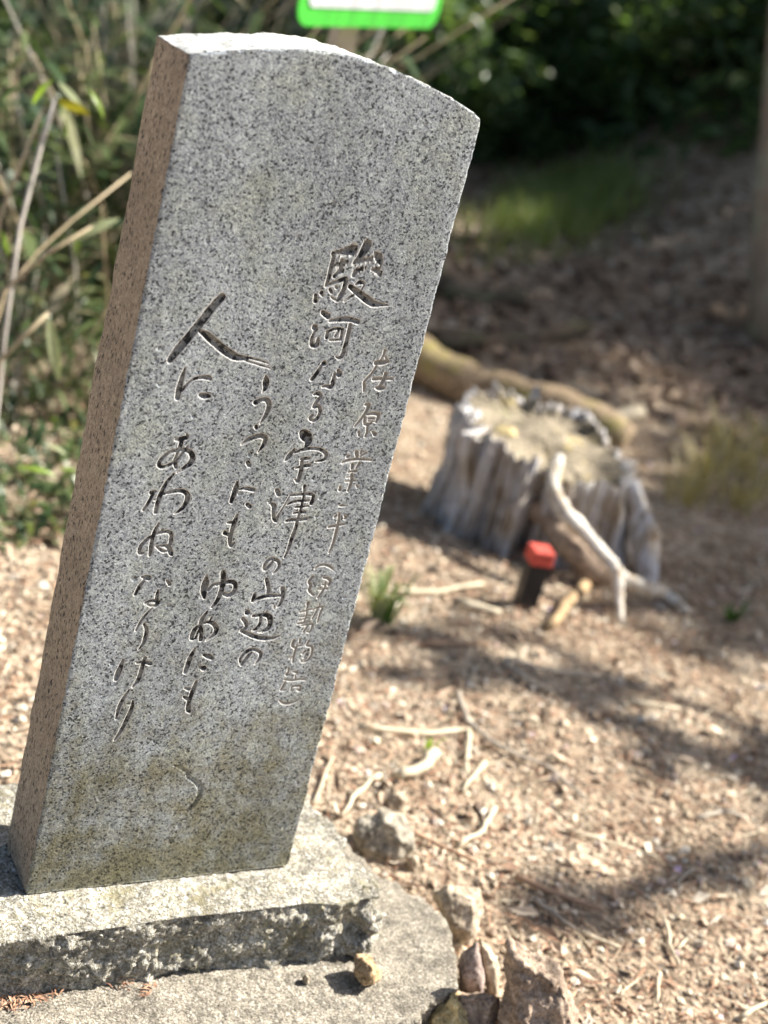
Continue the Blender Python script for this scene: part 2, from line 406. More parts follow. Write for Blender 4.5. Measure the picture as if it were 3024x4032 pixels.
# carved characters: (meaning, zoom window, strokes as x y width)
CHARS = [
 ('suru', [('A', '480 300 30 600 285 70 720 255 125'), ('A', '500 320 45 470 440 50 430 600 45 405 680 35'), ('A', '500 440 28 650 400 38'),
   ('A', '590 370 35 580 480 40 500 570 40'), ('A', '500 560 28 600 505 38'), ('A', '410 680 40 520 640 45 640 595 45 630 660 50 610 740 55 570 810 55 530 855 30 465 810 14'),
   ('A', '450 725 35 470 755 35'), ('A', '522 690 34 530 702 34'), ('A', '280 790 36 278 860 50'), ('A', '350 765 50 365 800 22'),
   ('A', '895 190 100 850 270 85 790 360 60 735 420 32 840 385 48 950 360 40'), ('A', '985 295 28 1030 345 88 1060 425 35'), ('A', '730 560 40 760 510 48 880 465 10'),
   ('A', '950 490 22 1010 500 58 1050 540 42'), ('A', '760 665 22 810 640 48 860 660 20 825 725 14'), ('A', '690 690 55 800 775 78 900 850 88 970 895 75 1060 905 40 1140 912 10'),
   ('A', '620 860 18 680 822 28 750 780 20')]),
 ('ga', [('A', '365 1000 48 425 1040 68'), ('A', '270 1175 72 285 1205 40 265 1235 28 235 1310 40 235 1385 46 290 1385 55 310 1310 35'),
   ('A', '450 1100 28 570 1082 52 680 1080 58 780 1108 58'), ('A', '420 1230 38 410 1290 44'), ('A', '430 1225 24 500 1195 28 570 1190 28'), ('A', '600 1200 32 580 1310 34'),
   ('A', '450 1325 20 580 1320 24'), ('A', '510 1280 24 550 1220 24'), ('A', '690 1145 40 670 1250 50 630 1400 46 600 1500 48 560 1540 35 520 1520 10')]),
 ('na', [('A', '380 1602 60 350 1630 30 300 1710 45 238 1790 45'), ('A', '550 1690 40 562 1730 70'), ('B', '660 70 34 640 150 48 625 205 45 600 225 48 555 215 34 510 222 14')]),
 ('ru', [('B', '415 312 24 465 302 48 495 335 35 455 385 40 410 460 40 465 450 40 485 510 40 460 580 40 405 625 34 365 592 34 395 556 28')]),
 ('u', [('B', '275 770 80 310 800 130 345 850 100 328 910 55 305 935 16'), ('B', '178 965 26 120 1040 58 75 1095 22'),
   ('B', '180 1005 22 280 970 38 380 955 35 480 965 35 550 1010 40 552 1060 40 510 1095 28 430 1110 10'), ('B', '255 1082 18 310 1075 38 360 1070 28'),
   ('B', '270 1115 44 265 1180 40 250 1260 50 222 1340 46 185 1322 14'), ('B', '195 1190 15 280 1165 38 355 1155 40')]),
 ('tsu', [('C', '468 105 55 492 158 50'), ('C', '385 270 20 430 312 62 420 390 45 430 470 48 458 502 36 480 440 34 520 370 18 630 180 10'),
   ('C', '830 50 44 825 140 30 800 250 30 770 380 30 740 470 36 710 600 46 660 730 46 620 860 40 565 980 14'),
   ('C', '640 168 24 740 162 34 860 152 38 940 168 38 935 230 48 918 270 55'), ('C', '600 290 14 700 250 34 880 237 28'), ('C', '705 325 16 770 320 24 880 310 20'),
   ('C', '685 405 20 750 395 28 830 385 44'), ('C', '590 505 28 660 490 44 750 490 38 850 475 40')]),
 ('no', [('C', '408 1035 28 370 1085 38 312 1138 36 298 1110 36 315 1055 36 370 1008 38 430 1002 40 488 1040 40 492 1100 40 450 1160 24 420 1188 10')]),
 ('yama', [('C', '333 1268 42 348 1330 48 358 1400 52 345 1465 38'), ('C', '182 1452 38 160 1510 48 152 1552 28 230 1515 44 330 1485 48 430 1480 44 540 1482 28'),
   ('C', '540 1385 58 548 1440 58 538 1520 44 500 1598 32 470 1625 10'), ('C', '433 1605 14 430 1640 14')]),
 ('be', [('D', '413 372 70'), ('D', '355 455 44 392 505 48 398 560 44 355 600 36 335 615 36 420 650 50 520 692 54 640 713 50 750 704 38 830 675 14'),
   ('D', '490 415 34 560 415 44 640 402 58 700 430 66 710 510 62 680 580 58 620 610 46 565 625 18'), ('D', '590 450 38 570 530 38 520 590 38 480 605 18'), ('D', '672 350 16 655 385 38')]),
 ('no', [('D', '468 895 24 420 940 38 355 1030 44 330 1060 18 320 980 34 370 910 44 460 858 44 540 867 40 588 912 44 568 980 38 510 1045 10')]),
 ('ari', [('A', '1105 1452 34 1080 1520 24 1045 1570 14'), ('A', '1110 1520 18 1132 1570 30'), ('A', '1000 1600 56 1070 1592 58 1140 1580 34'), ('A', '1000 1640 26 940 1730 24 870 1805 24'),
   ('B', '1070 90 24 1005 160 24 1010 220 34 1000 275 14'), ('B', '1120 130 38 1340 127 28'), ('B', '1265 70 48 1240 140 44 1195 210 38'), ('B', '1145 235 18 1190 240 56 1240 235 34')]),
 ('hara', [('B', '1022 436 22 1060 440 48 1040 500 38 980 590 28 895 690 18'), ('B', '1040 550 28 1120 540 38 1178 558 44 1150 640 22'), ('B', '1015 580 24 1010 640 28 1015 665 20'),
   ('B', '1060 602 18 1120 597 24'), ('B', '1060 627 14 1150 637 14'), ('B', '1010 670 22 1050 672 38 1090 655 24'), ('B', '1045 700 28 1040 760 28 1020 810 22'), ('B', '944 760 34 947 800 22'), ('B', '1105 755 18 1135 785 48')]),
 ('nari', [('B', '808 1052 34 832 1040 18'), ('B', '915 1000 44 925 1065 32'), ('B', '975 985 24 965 1015 18'), ('B', '960 1050 18 1030 1005 24'), ('B', '750 1120 24 820 1095 34 930 1082 30 1090 1090 22'),
   ('B', '870 1148 44 860 1190 28'), ('B', '950 1130 34 910 1190 16'), ('B', '820 1235 15 910 1222 32'), ('B', '860 1265 38 860 1330 34 840 1400 34 815 1455 22'), ('B', '800 1300 10 860 1290 12'), ('B', '790 1345 14 900 1335 22'),
   ('B', '722 1415 30 718 1445 34'), ('B', '918 1392 18 930 1410 24')]),
 ('hira', [('C', '1285 306 14 1320 301 28 1360 305 10'), ('C', '1215 455 20 1240 430 28'), ('C', '1280 400 24 1275 480 30 1255 570 30 1235 660 38 1210 760 34 1175 860 28 1145 915 12'),
   ('C', '1345 428 14 1365 460 34 1345 478 14'), ('C', '1145 583 28 1220 570 34 1340 545 22')]),
 ('bracket', [('C', '965 1125 20 1010 1092 24 1080 1077 28 1150 1095 28 1200 1135 18')]),
 ('i', [('C', '930 1235 34 885 1300 34 908 1340 38 890 1410 38 940 1470 22'), ('C', '1075 1247 22 1130 1252 34 1163 1290 38 1140 1340 28'), ('C', '1060 1337 14 1130 1330 14'),
   ('C', '1098 1300 14 1090 1370 24 1060 1420 24 1000 1505 18'), ('C', '1025 1400 14 1120 1387 22')]),
 ('se', [('D', '1207 250 48 1195 310 18'), ('D', '1100 370 14 1180 350 20 1250 325 14'), ('D', '1185 320 18 1185 400 18 1150 500 18'), ('D', '1110 430 16 1230 410 16'), ('D', '1090 480 12 1210 440 16'),
   ('D', '1075 520 20 1150 510 24 1230 490 20'), ('D', '1262 342 14 1320 312 20 1395 300 24 1370 360 24 1345 430 22 1330 495 18'), ('D', '1340 300 18 1300 380 22 1260 450 14'), ('D', '1355 258 14 1350 300 14'),
   ('D', '1120 545 14 1190 532 24 1258 525 28 1250 580 24 1215 630 18 1185 610 10'), ('D', '1200 545 18 1160 600 20 1140 630 12')]),
 ('mono', [('D', '1020 740 38 1000 800 34 1030 840 18'), ('D', '1100 720 24 1095 770 24'), ('D', '1030 825 14 1120 800 18'), ('D', '1060 790 18 1040 860 28 1020 930 28 1005 1020 18'), ('D', '965 975 14 1020 930 18'),
   ('D', '1215 740 24 1190 800 28 1248 815 28 1260 870 28 1240 940 28 1190 1000 28 1130 1020 14 1110 990 10'), ('D', '1170 870 22 1130 910 18'), ('D', '1200 900 24 1150 960 18')]),
 ('gatari', [('D', '950 1100 22 945 1150 24 920 1185 28 960 1187 18'), ('D', '1010 1150 14 1060 1155 28 1065 1180 18'), ('D', '1040 1190 14 1035 1240 14'), ('D', '895 1250 14 1000 1260 24 1100 1245 22 1170 1250 18'),
   ('D', '900 1290 28 870 1350 28 845 1385 18'), ('D', '860 1390 14 900 1385 14'), ('D', '980 1390 14 1000 1340 22 1080 1330 28 1105 1340 24 1095 1390 24 1060 1380 12')]),
 ('bracket', [('D', '830 1520 12 880 1555 28 960 1560 32 1050 1530 12')]),
 ('hito', [('E', '825 210 88 700 350 100 560 530 100 420 700 100 300 840 95 212 960 72'), ('E', '565 612 46 660 680 85 770 770 95 880 860 98 990 922 82 1100 940 52 1130 940 38'),
   ('E', '1120 928 20 1250 957 24 1375 995 14'), ('E', '1100 962 18 1250 1010 16 1400 1055 8')]),
 ('ni', [('E', '390 1060 28 350 1180 58 315 1320 70 300 1408 58'), ('E', '350 1320 36 420 1240 28 490 1190 30 570 1167 38 660 1167 54 690 1185 36'), ('E', '570 1375 44 620 1387 68 670 1390 48')]),
 ('u', [('E', '1350 1150 26 1350 1220 78 1342 1290 50 1308 1340 10'), ('E', '1225 1465 58 1300 1430 48 1365 1437 58 1388 1500 60 1365 1580 55 1325 1650 38 1280 1710 12')]),
 ('tsu', [('F', '1250 275 20 1330 222 48 1440 185 48 1508 207 48 1488 280 42 1430 360 10'), ('F', '1405 85 40 1412 100 34')]),
 ('repeat', [('F', '1315 475 42 1335 505 44')]),
 ('ni', [('F', '1200 690 28 1185 760 58 1160 830 52 1135 900 38'), ('F', '1220 767 14 1290 757 34 1380 772 44'), ('F', '1310 930 38 1340 955 38')]),
 ('mo', [('F', '1200 1045 28 1175 1120 48 1140 1220 44 1120 1310 44 1132 1378 38 1165 1350 22'), ('F', '1100 1130 22 1150 1125 28'), ('F', '1065 1240 44 1120 1270 32')]),
 ('a', [('F', '535 225 28 600 217 55 658 197 38 650 165 14'), ('F', '600 230 44 575 310 40 542 390 28 525 470 46 535 525 34'),
   ('F', '625 335 36 590 390 28 520 460 28 420 520 34 358 515 42 352 470 40 420 392 38 520 347 38 620 337 40 690 362 50 715 430 60 670 500 56 590 555 32 545 582 12'), ('F', '662 298 22 640 322 18')]),
 ('wa', [('F', '510 600 18 440 680 38 380 790 44 340 900 48 312 1012 44'), ('F', '265 802 44 310 790 28'), ('F', '282 820 34 240 900 34 180 990 28'), ('F', '300 882 14 335 870 12'),
   ('F', '370 822 18 460 800 34 560 782 40 640 802 48 660 860 54 630 940 48 570 1000 32 520 1030 10')]),
 ('nu', [('F', '345 1140 18 300 1230 38 272 1330 38 260 1420 44 250 1485 28'), ('F', '280 1270 18 220 1310 34 148 1390 38 138 1458 34 180 1460 22'), ('F', '290 1260 22 380 1232 34 450 1228 34 485 1262 38 475 1340 44 460 1380 32'),
   ('F', '390 1200 22 370 1225 14'), ('F', '320 1390 18 390 1440 28 430 1440 18'), ('F', '330 1385 14 390 1382 22 450 1395 46 480 1460 48 490 1485 18')]),
 ('na', [('G', '440 200 18 490 207 56 518 215 46'), ('G', '460 240 28 410 310 42 365 390 28'), ('G', '710 240 18 740 275 38 735 290 18'), ('G', '615 345 18 605 400 38 600 450 38'),
   ('G', '480 482 28 540 462 28 610 467 44 600 500 42 560 520 22 500 497 18')]),
 ('ri', [('G', '550 540 14 490 600 24 430 680 28 375 780 18'), ('G', '465 715 22 490 770 38 480 850 44 450 930 32 405 985 12')]),
 ('ke', [('G', '235 1105 28 205 1190 54 170 1280 56 155 1315 38'), ('G', '385 1135 18 450 1127 34 530 1142 44'), ('G', '470 1085 38 450 1150 40 430 1230 44 400 1320 42 340 1395 18')]),
 ('ri', [('G', '300 1430 14 240 1520 34 190 1620 38 160 1740 22'), ('G', '340 1550 18 328 1630 44 280 1740 44 220 1860 38 140 1975 16')]),
 ('yu', [('G', '1145 185 22 1130 270 72 1113 360 68 1120 425 28'), ('G', '1155 345 28 1210 292 32 1290 272 38'), ('G', '1325 155 58 1325 240 62 1315 300 58 1290 390 48 1250 470 42 1200 530 22'),
   ('G', '1340 262 38 1420 252 44 1458 290 44 1440 360 48 1380 400 44 1325 380 36')]),
 ('me', [('G', '1150 580 22 1100 650 44 1077 720 38 1087 800 44 1080 880 44'), ('G', '1060 732 28 1010 780 44 980 860 44 1000 882 18'), ('G', '1060 780 22 1020 870 22'),
   ('G', '1070 712 28 1160 692 28 1220 712 44 1252 770 48 1220 830 38 1140 890 14'), ('G', '1200 640 22 1170 690 14')]),
 ('ni', [('G', '1015 980 18 975 1060 48 945 1140 54 910 1235 38'), ('G', '1110 1050 18 1160 1062 52 1205 1085 38'), ('G', '1080 1180 28 1110 1195 58')]),
 ('mo', [('G', '1035 1335 28 1010 1400 48 975 1490 44 950 1570 44 945 1640 52 960 1670 22'), ('G', '910 1410 18 950 1422 38'), ('G', '895 1505 18 930 1525 44')]),
]
FLAKE = 'H', '205 270 10 255 290 14 320 330 18 340 385 26 385 405 30 445 470 34 440 550 30 385 640 26 320 690 22 230 740 14'

def stroke_geo(win, txt):
    ox, oy, sc = CRG[win]; a = np.array(list(map(float, txt.split()))).reshape(-1, 3); out = []
    for x, y, wd in a:
        px, py = ox+x*sc, oy+y*sc
        p = on_y(px, py, 0.0); q = on_y(px+1, py, 0.0); u = on_y(px, py+1, 0.0)
        mm = math.sqrt(abs((q-p)[0]*(u-p)[2]-(q-p)[2]*(u-p)[0]))
        out.append((p[0], p[2], 0.56*wd*sc*mm))
    return np.array(out)
def arc_top(x):                              # height of the curved top
    a = np.interp(x, [-.002, .0, .02, .052, .082, .129, .162, .194, .226, .258, .29, .32, .345, .354, .362],
                  [1.0285, 1.0295, 1.0360, 1.0435, 1.0500, 1.0585, 1.0608, 1.0605, 1.0570, 1.0513, 1.0445, 1.0368, 1.0290, 1.0240, 1.0120])
    return a
def make_stele():
    root = thing('stone_stele', 'upright grey granite stone slab with rounded top and carved Japanese poem', 'stele', (0, 0, 0))
    def spaced(a0, a1, lo, hi, fine, coarse):
        l = list(np.linspace(lo, a0, max(2, int((a0-lo)/coarse)+1)))[:-1]; c = list(np.linspace(a0, a1, int((a1-a0)/fine)+1)); h = list(np.linspace(a1, hi, max(2, int((hi-a1)/coarse)+1)))[1:]
        return np.array(l+c+h)
    U = spaced(.10, .95, 0, 1, .00165, .004); V = spaced(.10, .785, 0, 1, .00058, .0025)
    U = np.unique(np.concatenate([U, [.0008, .0018, .9982, .9992]])); V = np.unique(np.concatenate([V, [.9982, .9992, .9965, .9988]]))
    UU, VV = np.meshgrid(U, V)
    xl = lambda v: -.0021+.004*v; xr = lambda v: .3643-.0069*v
    X0 = xl(VV)+(xr(VV)-xl(VV))*UU
    Z = VV*arc_top(X0)
    sh = X0.shape; P = np.stack([X0.ravel(), np.zeros(X0.size), Z.ravel()], -1)
    dep = np.zeros(X0.size); who = np.full(X0.size, -1)
    wob = (fbm(P*380, 2, 41)*.07+fbm(P*110, 2, 43)*.06)
    def carve(geo, ci, kd=1.0, cap=.0068):
        n = len(geo)
        if n == 1: geo = np.vstack([geo, geo+[[1e-5, 0, 0]]]); n = 2
        R = geo[:, 2].max()*1.2+.002
        sel = np.where((P[:, 0] > geo[:, 0].min()-R) & (P[:, 0] < geo[:, 0].max()+R) & (P[:, 2] > geo[:, 1].min()-R) & (P[:, 2] < geo[:, 1].max()+R))[0]
        q = P[sel][:, [0, 2]]; best = np.zeros(len(sel))
        for i in range(n-1):
            a, b = geo[i, :2], geo[i+1, :2]; ab = b-a; L = ab@ab+1e-12
            t = np.clip(((q-a)@ab)/L, 0, 1); d = np.linalg.norm(q-(a+t[:, None]*ab), axis=1)
            r = np.maximum(geo[i, 2]*(1-t)+geo[i+1, 2]*t, .0007); d = d*(1+wob[sel]); rc = r*.86; lip = .00052
            dd = np.where(d < rc, lip+np.maximum(np.minimum(kd*r, cap)-lip, 0)*np.clip(1-(d/rc)**2, 0, 1)**.6, lip*np.clip(1-(d-rc)/.0013, 0, 1))
            best = np.maximum(best, dd)
        up = best > dep[sel]; dep[sel[up]] = best[up]; who[sel[up]] = ci
    def smooth_path(g, k=4):                   # Catmull-Rom so that brush strokes bend smoothly
        if len(g) < 3: return g
        o = []
        gg = np.vstack([2*g[0]-g[1], g, 2*g[-1]-g[-2]])
        for i in range(1, len(gg)-2):
            p0, p1, p2, p3 = gg[i-1:i+3]
            for t in np.arange(k)/k:
                o.append(.5*(2*p1+(p2-p0)*t+(2*p0-5*p1+4*p2-p3)*t*t+(3*p1-p0-3*p2+p3)*t**3))
        o.append(g[-1]); o = np.array(o); o[:, 2] = np.maximum(o[:, 2], .0006); return o
    for ci, (nm, strokes) in enumerate(CHARS):
        for win, txt in strokes: carve(smooth_path(stroke_geo(win, txt)), ci)
    carve(stroke_geo(*FLAKE)*np.array([1, 1, 1.35]), 900, .9, .004)
    who[who == 900] = -1
    # small pits
    for _ in range(70):
        x, z = random.uniform(.01, .35), random.uniform(.02, 1.02); r = random.uniform(.0012, .0026)
        carve(np.array([[x, z, r], [x+random.uniform(-.002, .002), z+random.uniform(-.002, .002), r]]), -1, .5)
    # worn front edges
    ex = np.minimum(X0-xl(VV), xr(VV)-X0).ravel(); ez = (arc_top(X0)-Z).ravel(); e = np.minimum(ex, ez)
    chip = .0022+.0016*np.clip(fbm(P*90, 3, 77)*2, -1, 2)
    edge = np.clip(1-e/np.maximum(chip, .0006), 0, 1)**2*chip
    relief = fbm(P*55, 3, 5)*.00025
    P[:, 1] = dep+edge+relief
    idx = np.arange(X0.size).reshape(sh)
    F = np.stack([idx[:-1, :-1], idx[:-1, 1:], idx[1:, 1:], idx[1:, :-1]], -1).reshape(-1, 4)
    fd = dep[F].max(1); fw = np.where(fd > .00012, who[F].max(1), -1)
    # sides, top and back
    loop = list(idx[:, 0]) + list(idx[-1, 1:]) + list(idx[::-1, -1][1:]) + list(idx[0, ::-1][1:-1])
    nl, nc, nr = sh[0], sh[1], sh[0]
    loop = np.array(loop); L = len(loop); kinds = np.zeros(L, int)
    kinds[nl-1:nl-1+nc-1] = 2; kinds[:nl-1] = 1; kinds[nl+nc-2:nl+nc-2+nr-1] = 1; kinds[nl+nc-2+nr-1:] = 1
    steps = np.array([.003, .008, .016, .026, .036, .046, .056, .066, .076, .086, .095, .1005, D])
    base = P[loop].copy(); nrm = np.zeros((L, 3))
    nrm[:nl, 0] = -1; tp = slice(nl-1, nl+nc-2); nrm[tp, 2] = 1; nrm[nl+nc-2:nl+nc-2+nr, 0] = 1; nrm[nl-1] = (-.7, 0, .7); nrm[nl+nc-2] = (.7, 0, .7)
    vs_ = [P]; fs = []; prev = loop; off = len(P); km = []
    for k, y in enumerate(steps):
        q = base.copy(); q[:, 1] = y
        amp = np.where(kinds == 2, .0028, .0013)
        n = fbm(q*np.array([70, 70, 45]), 3, 21)*amp+fbm(q*14, 2, 22)*.0016
        n *= min(1, y/.006)
        edge_b = .004*max(0, 1-(D-y)/.006)**2
        q += nrm*(n-edge_b-.0004)[:, None]
        vs_.append(q); cur = np.arange(off, off+L); off += L
        nx = np.roll(np.arange(L), -1)
        fs.append(np.stack([prev, cur, cur[nx], prev[nx]], -1)); km.append(kinds)
        prev = cur
    AV = np.vstack(vs_); SF = np.vstack(fs); KM = np.concatenate(km)
    body_f = F[fw < 0]
    # back cap: fan of strips between left and right columns
    bl = prev[:nl]; br = prev[nl+nc-2:nl+nc-2+nr][::-1]
    cap = np.stack([bl[:-1], bl[1:], br[1:], br[:-1]], -1)
    topc = prev[nl-1:nl+nc-1]
    allf = np.vstack([body_f, SF, cap]); mi = np.concatenate([np.zeros(len(body_f)), KM, np.ones(len(cap))]).astype(int)
    extra = []
    def compact(v, f):
        u, inv = np.unique(f, return_inverse=True); return v[u], inv.reshape(f.shape)
    v2, f2 = compact(AV, allf)
    b = link_mesh('slab_body', v2, f2, parent=root, mats=[M['face'], M['side'], M['top']], midx=mi)
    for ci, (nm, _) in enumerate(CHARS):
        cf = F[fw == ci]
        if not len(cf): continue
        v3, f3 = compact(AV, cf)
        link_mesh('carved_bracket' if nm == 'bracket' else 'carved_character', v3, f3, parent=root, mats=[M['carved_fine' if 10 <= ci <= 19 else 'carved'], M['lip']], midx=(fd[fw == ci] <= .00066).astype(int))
    # arched cap closing the back at the top
    link_mesh('back_cap', AV[topc], [tuple(range(len(topc)))], M['side'], root, smooth=False)
make_stele()

# ------------------------------------------------------------------ plinth and slab
PZ = -0.098
def make_plinth():
    out = [(-.42, -.066), (-.25, -.072), (-.053, -.074), (.039, -.079), (.119, -.077), (.181, -.076), (.278, -.079), (.361, -.080), (.397, -.088), (.44, -.084), (.471, -.084),
           (.484, -.057), (.481, -.032), (.478, -.004), (.462, .005), (.464, .021), (.473, .049), (.472, .066), (.472, .082), (.459, .094), (.461, .122), (.469, .152), (.46, .21), (.40, .245), (.2, .25), (0, .24), (-.2, .25), (-.4, .23), (-.44, .1)]
    v, f = prism(out, PZ-.012, -.003, 0.0); v = [(x, y+(.007 if (z < -.05 and y < -.05) else 0), z) for x, y, z in v]
    co, no, fs = remesh(v, f, .0031)
    side = 1-np.clip(np.abs(no[:, 2]), 0, 1)
    cell = np.abs(fbm(co*75, 4, 51, .7)); n = fbm(co*60, 5, 2, .72)*.012*side - cell*.010*side + .003*side + fbm(co*np.array([15, 15, 24]), 3, 12)*.012*side + fbm(co*85, 3, 6, .65)*.0032 + fbm(co*9, 2, 7)*.002
    n = n+sstep(.40, .46, co[:, 0])*(fbm(co*24, 4, 53, .65)*.034-.004)*np.clip(side*1.5, .0, 1)
    rim = np.clip(1-np.abs(co[:, 2]+.004)/.02, 0, 1)*side
    co = co+no*(n-.006*rim)[:, None]
    # keep the seat of the stone level
    co[:, 2] = np.minimum(co[:, 2], .004)
    seat = (co[:, 0] > -.01) & (co[:, 0] < .372) & (co[:, 1] > -.006) & (co[:, 1] < .11) & (co[:, 2] > -.02); co[seat, 2] = np.minimum(co[seat, 2], .0005)
    o = link_mesh('plinth_stone', co, fs, M['plinth'])
    tag(o, 'rough-hewn lichen-spotted stone block under the carved slab', 'plinth')
make_plinth()
def make_slab():
    out = [(-.75, -.42), (.0, -.44), (.25, -.33), (.355, -.258), (.417, -.236), (.451, -.217), (.477, -.215), (.511, -.194), (.556, -.183), (.585, -.155), (.598, -.124), (.612, -.09), (.628, -.059), (.628, -.036),
           (.62, -.008), (.616, .017), (.598, .024), (.600, .048), (.575, .07), (.56, .16), (.52, .30), (.3, .36), (-.2, .36), (-.7, .3), (-.8, 0)]
    v, f = prism(out, GZ-.03, PZ, -.03)
    co, no, fs = remesh(v, f, .005)
    side = 1-np.clip(np.abs(no[:, 2]), 0, 1)
    n = fbm(co*34, 5, 31, .68)*.022*side-np.abs(fbm(co*45, 3, 35, .6))*.012*side+fbm(co*9, 3, 32)*.018*side+fbm(co*55, 3, 33, .6)*.0016+fbm(co*5, 2, 34)*.002
    co = co+no*n[:, None]; co[:, 2] = np.minimum(co[:, 2], PZ+.004)
    under = (co[:, 0] > -.46) & (co[:, 0] < .47) & (co[:, 1] > -.07) & (co[:, 1] < .24) & (co[:, 2] > PZ-.01)
    o = link_mesh('base_slab', co, fs, M['slab'])
    tag(o, 'weathered concrete slab with a broken edge beneath the stone block', 'base slab')
make_slab()

# ------------------------------------------------------------------ rocks
def rock(name, c, size, seed, mat, label, cat='rock', rot=(0, 0, 0), cuts=9, sub=4, rough=.06, group=None, sink=.0, sharp=.62):
    bm = bmesh.new(); bmesh.ops.create_icosphere(bm, subdivisions=sub, radius=1.0)
    co = np.array([v.co[:] for v in bm.verts]); fs = [tuple(v.index for v in f.verts) for f in bm.faces]; bm.free()
    rg = np.random.default_rng(seed)
    for _ in range(cuts):
        d = rg.normal(size=3); d /= np.linalg.norm(d); h = rg.uniform(sharp, .92)
        co = co-np.outer(np.maximum(0, co@d-h), d)
    co = co*(1+fbm(co*2.2+seed, 4, seed % 50)[:, None]*rough*1.6)+0
    co = co*np.array(size)
    co += fbm(co*130+seed, 3, 3)[:, None]*min(size)*rough*.5
    R = np.array(Matrix.Rotation(rot[2], 3, 'Z') @ Matrix.Rotation(rot[1], 3, 'Y') @ Matrix.Rotation(rot[0], 3, 'X'))
    co = co@R.T
    zmin = co[:, 2].min(); co[:, 2] -= zmin+sink
    o = link_mesh(name, co, fs, mat); o.location = c
    return tag(o, label, cat, group)
TOPZ = PZ+.001
def hull_rock(name, pts, base, mat, label, seed, cat='rock', vox=.0028, rough=.10):
    """angular rock: convex hull of a few corners, then a rough skin"""
    bm = bmesh.new(); vs_ = [bm.verts.new(Vector(q)-Vector(base)) for q in pts]
    r = bmesh.ops.convex_hull(bm, input=vs_); bmesh.ops.delete(bm, geom=[e for e in r['geom_interior'] if isinstance(e, bmesh.types.BMVert)], context='VERTS')
    bm.verts.ensure_lookup_table(); bm.verts.index_update()
    v = [q.co[:] for q in bm.verts]; f = [tuple(q.index for q in fc.verts) for fc in bm.faces]; bm.free()
    co, no, fs = remesh(v, f, vox); sz = (co.max(0)-co.min(0)).min()
    n = fbm(co*(2.6/sz)+seed, 4, seed % 40, .6)*sz*rough+fbm(co*(12/sz)+seed, 3, seed % 31, .6)*sz*rough*.22
    co = co+no*n[:, None]; o = link_mesh(name, co, fs, M[mat]); o.location = base
    return tag(o, label, cat)
def px_rock(poly, th, mat, label, seed, low=None, **k):
    poly = np.array(poly, float); lo = low or tuple(poly[poly[:, 1].argmax()]); g = on_ground(*lo); d0 = float(RC[2]@(g-CAM)); c = poly.mean(0); pts = []
    rg = np.random.default_rng(seed)
    for q in poly:
        pts += [at(*q, d0+th*rg.uniform(.3, .5)), at(*(c+(q-c)*rg.uniform(.5, .9)), d0-th*.1), at(*(c+(q-c)*rg.uniform(.6, .9)), d0+th)]
    pts.append(at(c[0], lo[1]+60, d0+th*.5))
    hull_rock('rock', pts, tuple(g), mat, label, seed, **k)
def ball_rock(name, base, r, seed, mat, label, cat, sink, **k):
    rg = np.random.default_rng(seed); d = rg.normal(size=(16, 3)); d /= np.linalg.norm(d, axis=1)[:, None]; d *= np.array(r)
    d[:, 2] -= d[:, 2].min()+sink; hull_rock(name, d+np.array(base), base, mat, label, seed, cat, **k)
p = on_z(1470, 3885, TOPZ)
ball_rock('stone', (p[0]-.003, p[1]+.012, TOPZ), (.027, .025, .025), 5, 'rock_tan', 'orange tan angular stone lying alone on the concrete slab', 'stone', .002, vox=.0011, rough=.10)
p = on_z(1205, 3868, TOPZ)
ball_rock('pebble', (p[0], p[1], TOPZ), (.0085, .0075, .007), 9, 'rock_pale', 'tiny pale pebble on the concrete slab beside the orange tan stone', 'pebble', .0008, vox=.0008)
px_rock([(1395, 3290), (1420, 3225), (1500, 3185), (1590, 3210), (1630, 3330), (1600, 3390), (1540, 3405), (1420, 3340)], .07, 'rock_grey', 'grey tan faceted rock on the ground behind the stone block', 12, rough=.14)
px_rock([(1705, 3515), (1760, 3485), (1890, 3500), (1897, 3600), (1872, 3700), (1825, 3700), (1770, 3640)], .06, 'rock_pale', 'pale cream rock wedged against the broken slab edge', 23, low=(1850, 3760))
px_rock([(1812, 3760), (1880, 3705), (1905, 3800), (1908, 3930), (1830, 3910), (1806, 3850)], .05, 'rock_purple', 'narrow purplish grey rock standing beside the slab', 31, low=(1870, 3990))
px_rock([(1885, 3685), (1920, 3715), (1968, 3800), (1962, 3935), (1932, 3925), (1905, 3780)], .03, 'rock_pale', 'thin pale upright shard leaning on the purplish grey rock', 37, low=(1940, 3960), rough=.08)
px_rock([(1790, 3905), (1905, 3915), (1965, 3935), (1955, 4080), (1790, 4090)], .05, 'rock_brown', 'dark brown rock below the purplish grey rock', 40, low=(1870, 4120))
px_rock([(1985, 3690), (2060, 3730), (2190, 3795), (2235, 3890), (2300, 4150), (2280, 4260), (1985, 4260), (1972, 3900)], .055, 'rock_brown', 'large rust brown rock slab set on edge beside the gravel', 44, low=(2130, 4260), rough=.16)
px_rock([(1690, 3970), (1790, 3880), (1803, 3960), (1845, 4070), (1800, 4160), (1660, 4150), (1668, 4010)], .07, 'rock_yellow', 'yellow ochre rock under the broken slab edge', 51, rough=.16)
px_rock([(1540, 4030), (1600, 4005), (1660, 4030), (1680, 4110), (1600, 4160), (1540, 4120)], .06, 'rock_pale', 'cream rock under the front of the slab', 57)
px_rock([(1510, 3140), (1560, 3115), (1600, 3150), (1590, 3190), (1530, 3185)], .04, 'rock_pale', 'small whitish rock on the litter behind the faceted rock', 61, vox=.0018)
px_rock([(1600, 3370), (1640, 3360), (1655, 3410), (1630, 3440), (1605, 3420)], .025, 'rock_pale', 'small white stone beside the faceted grey rock', 63, vox=.0014)
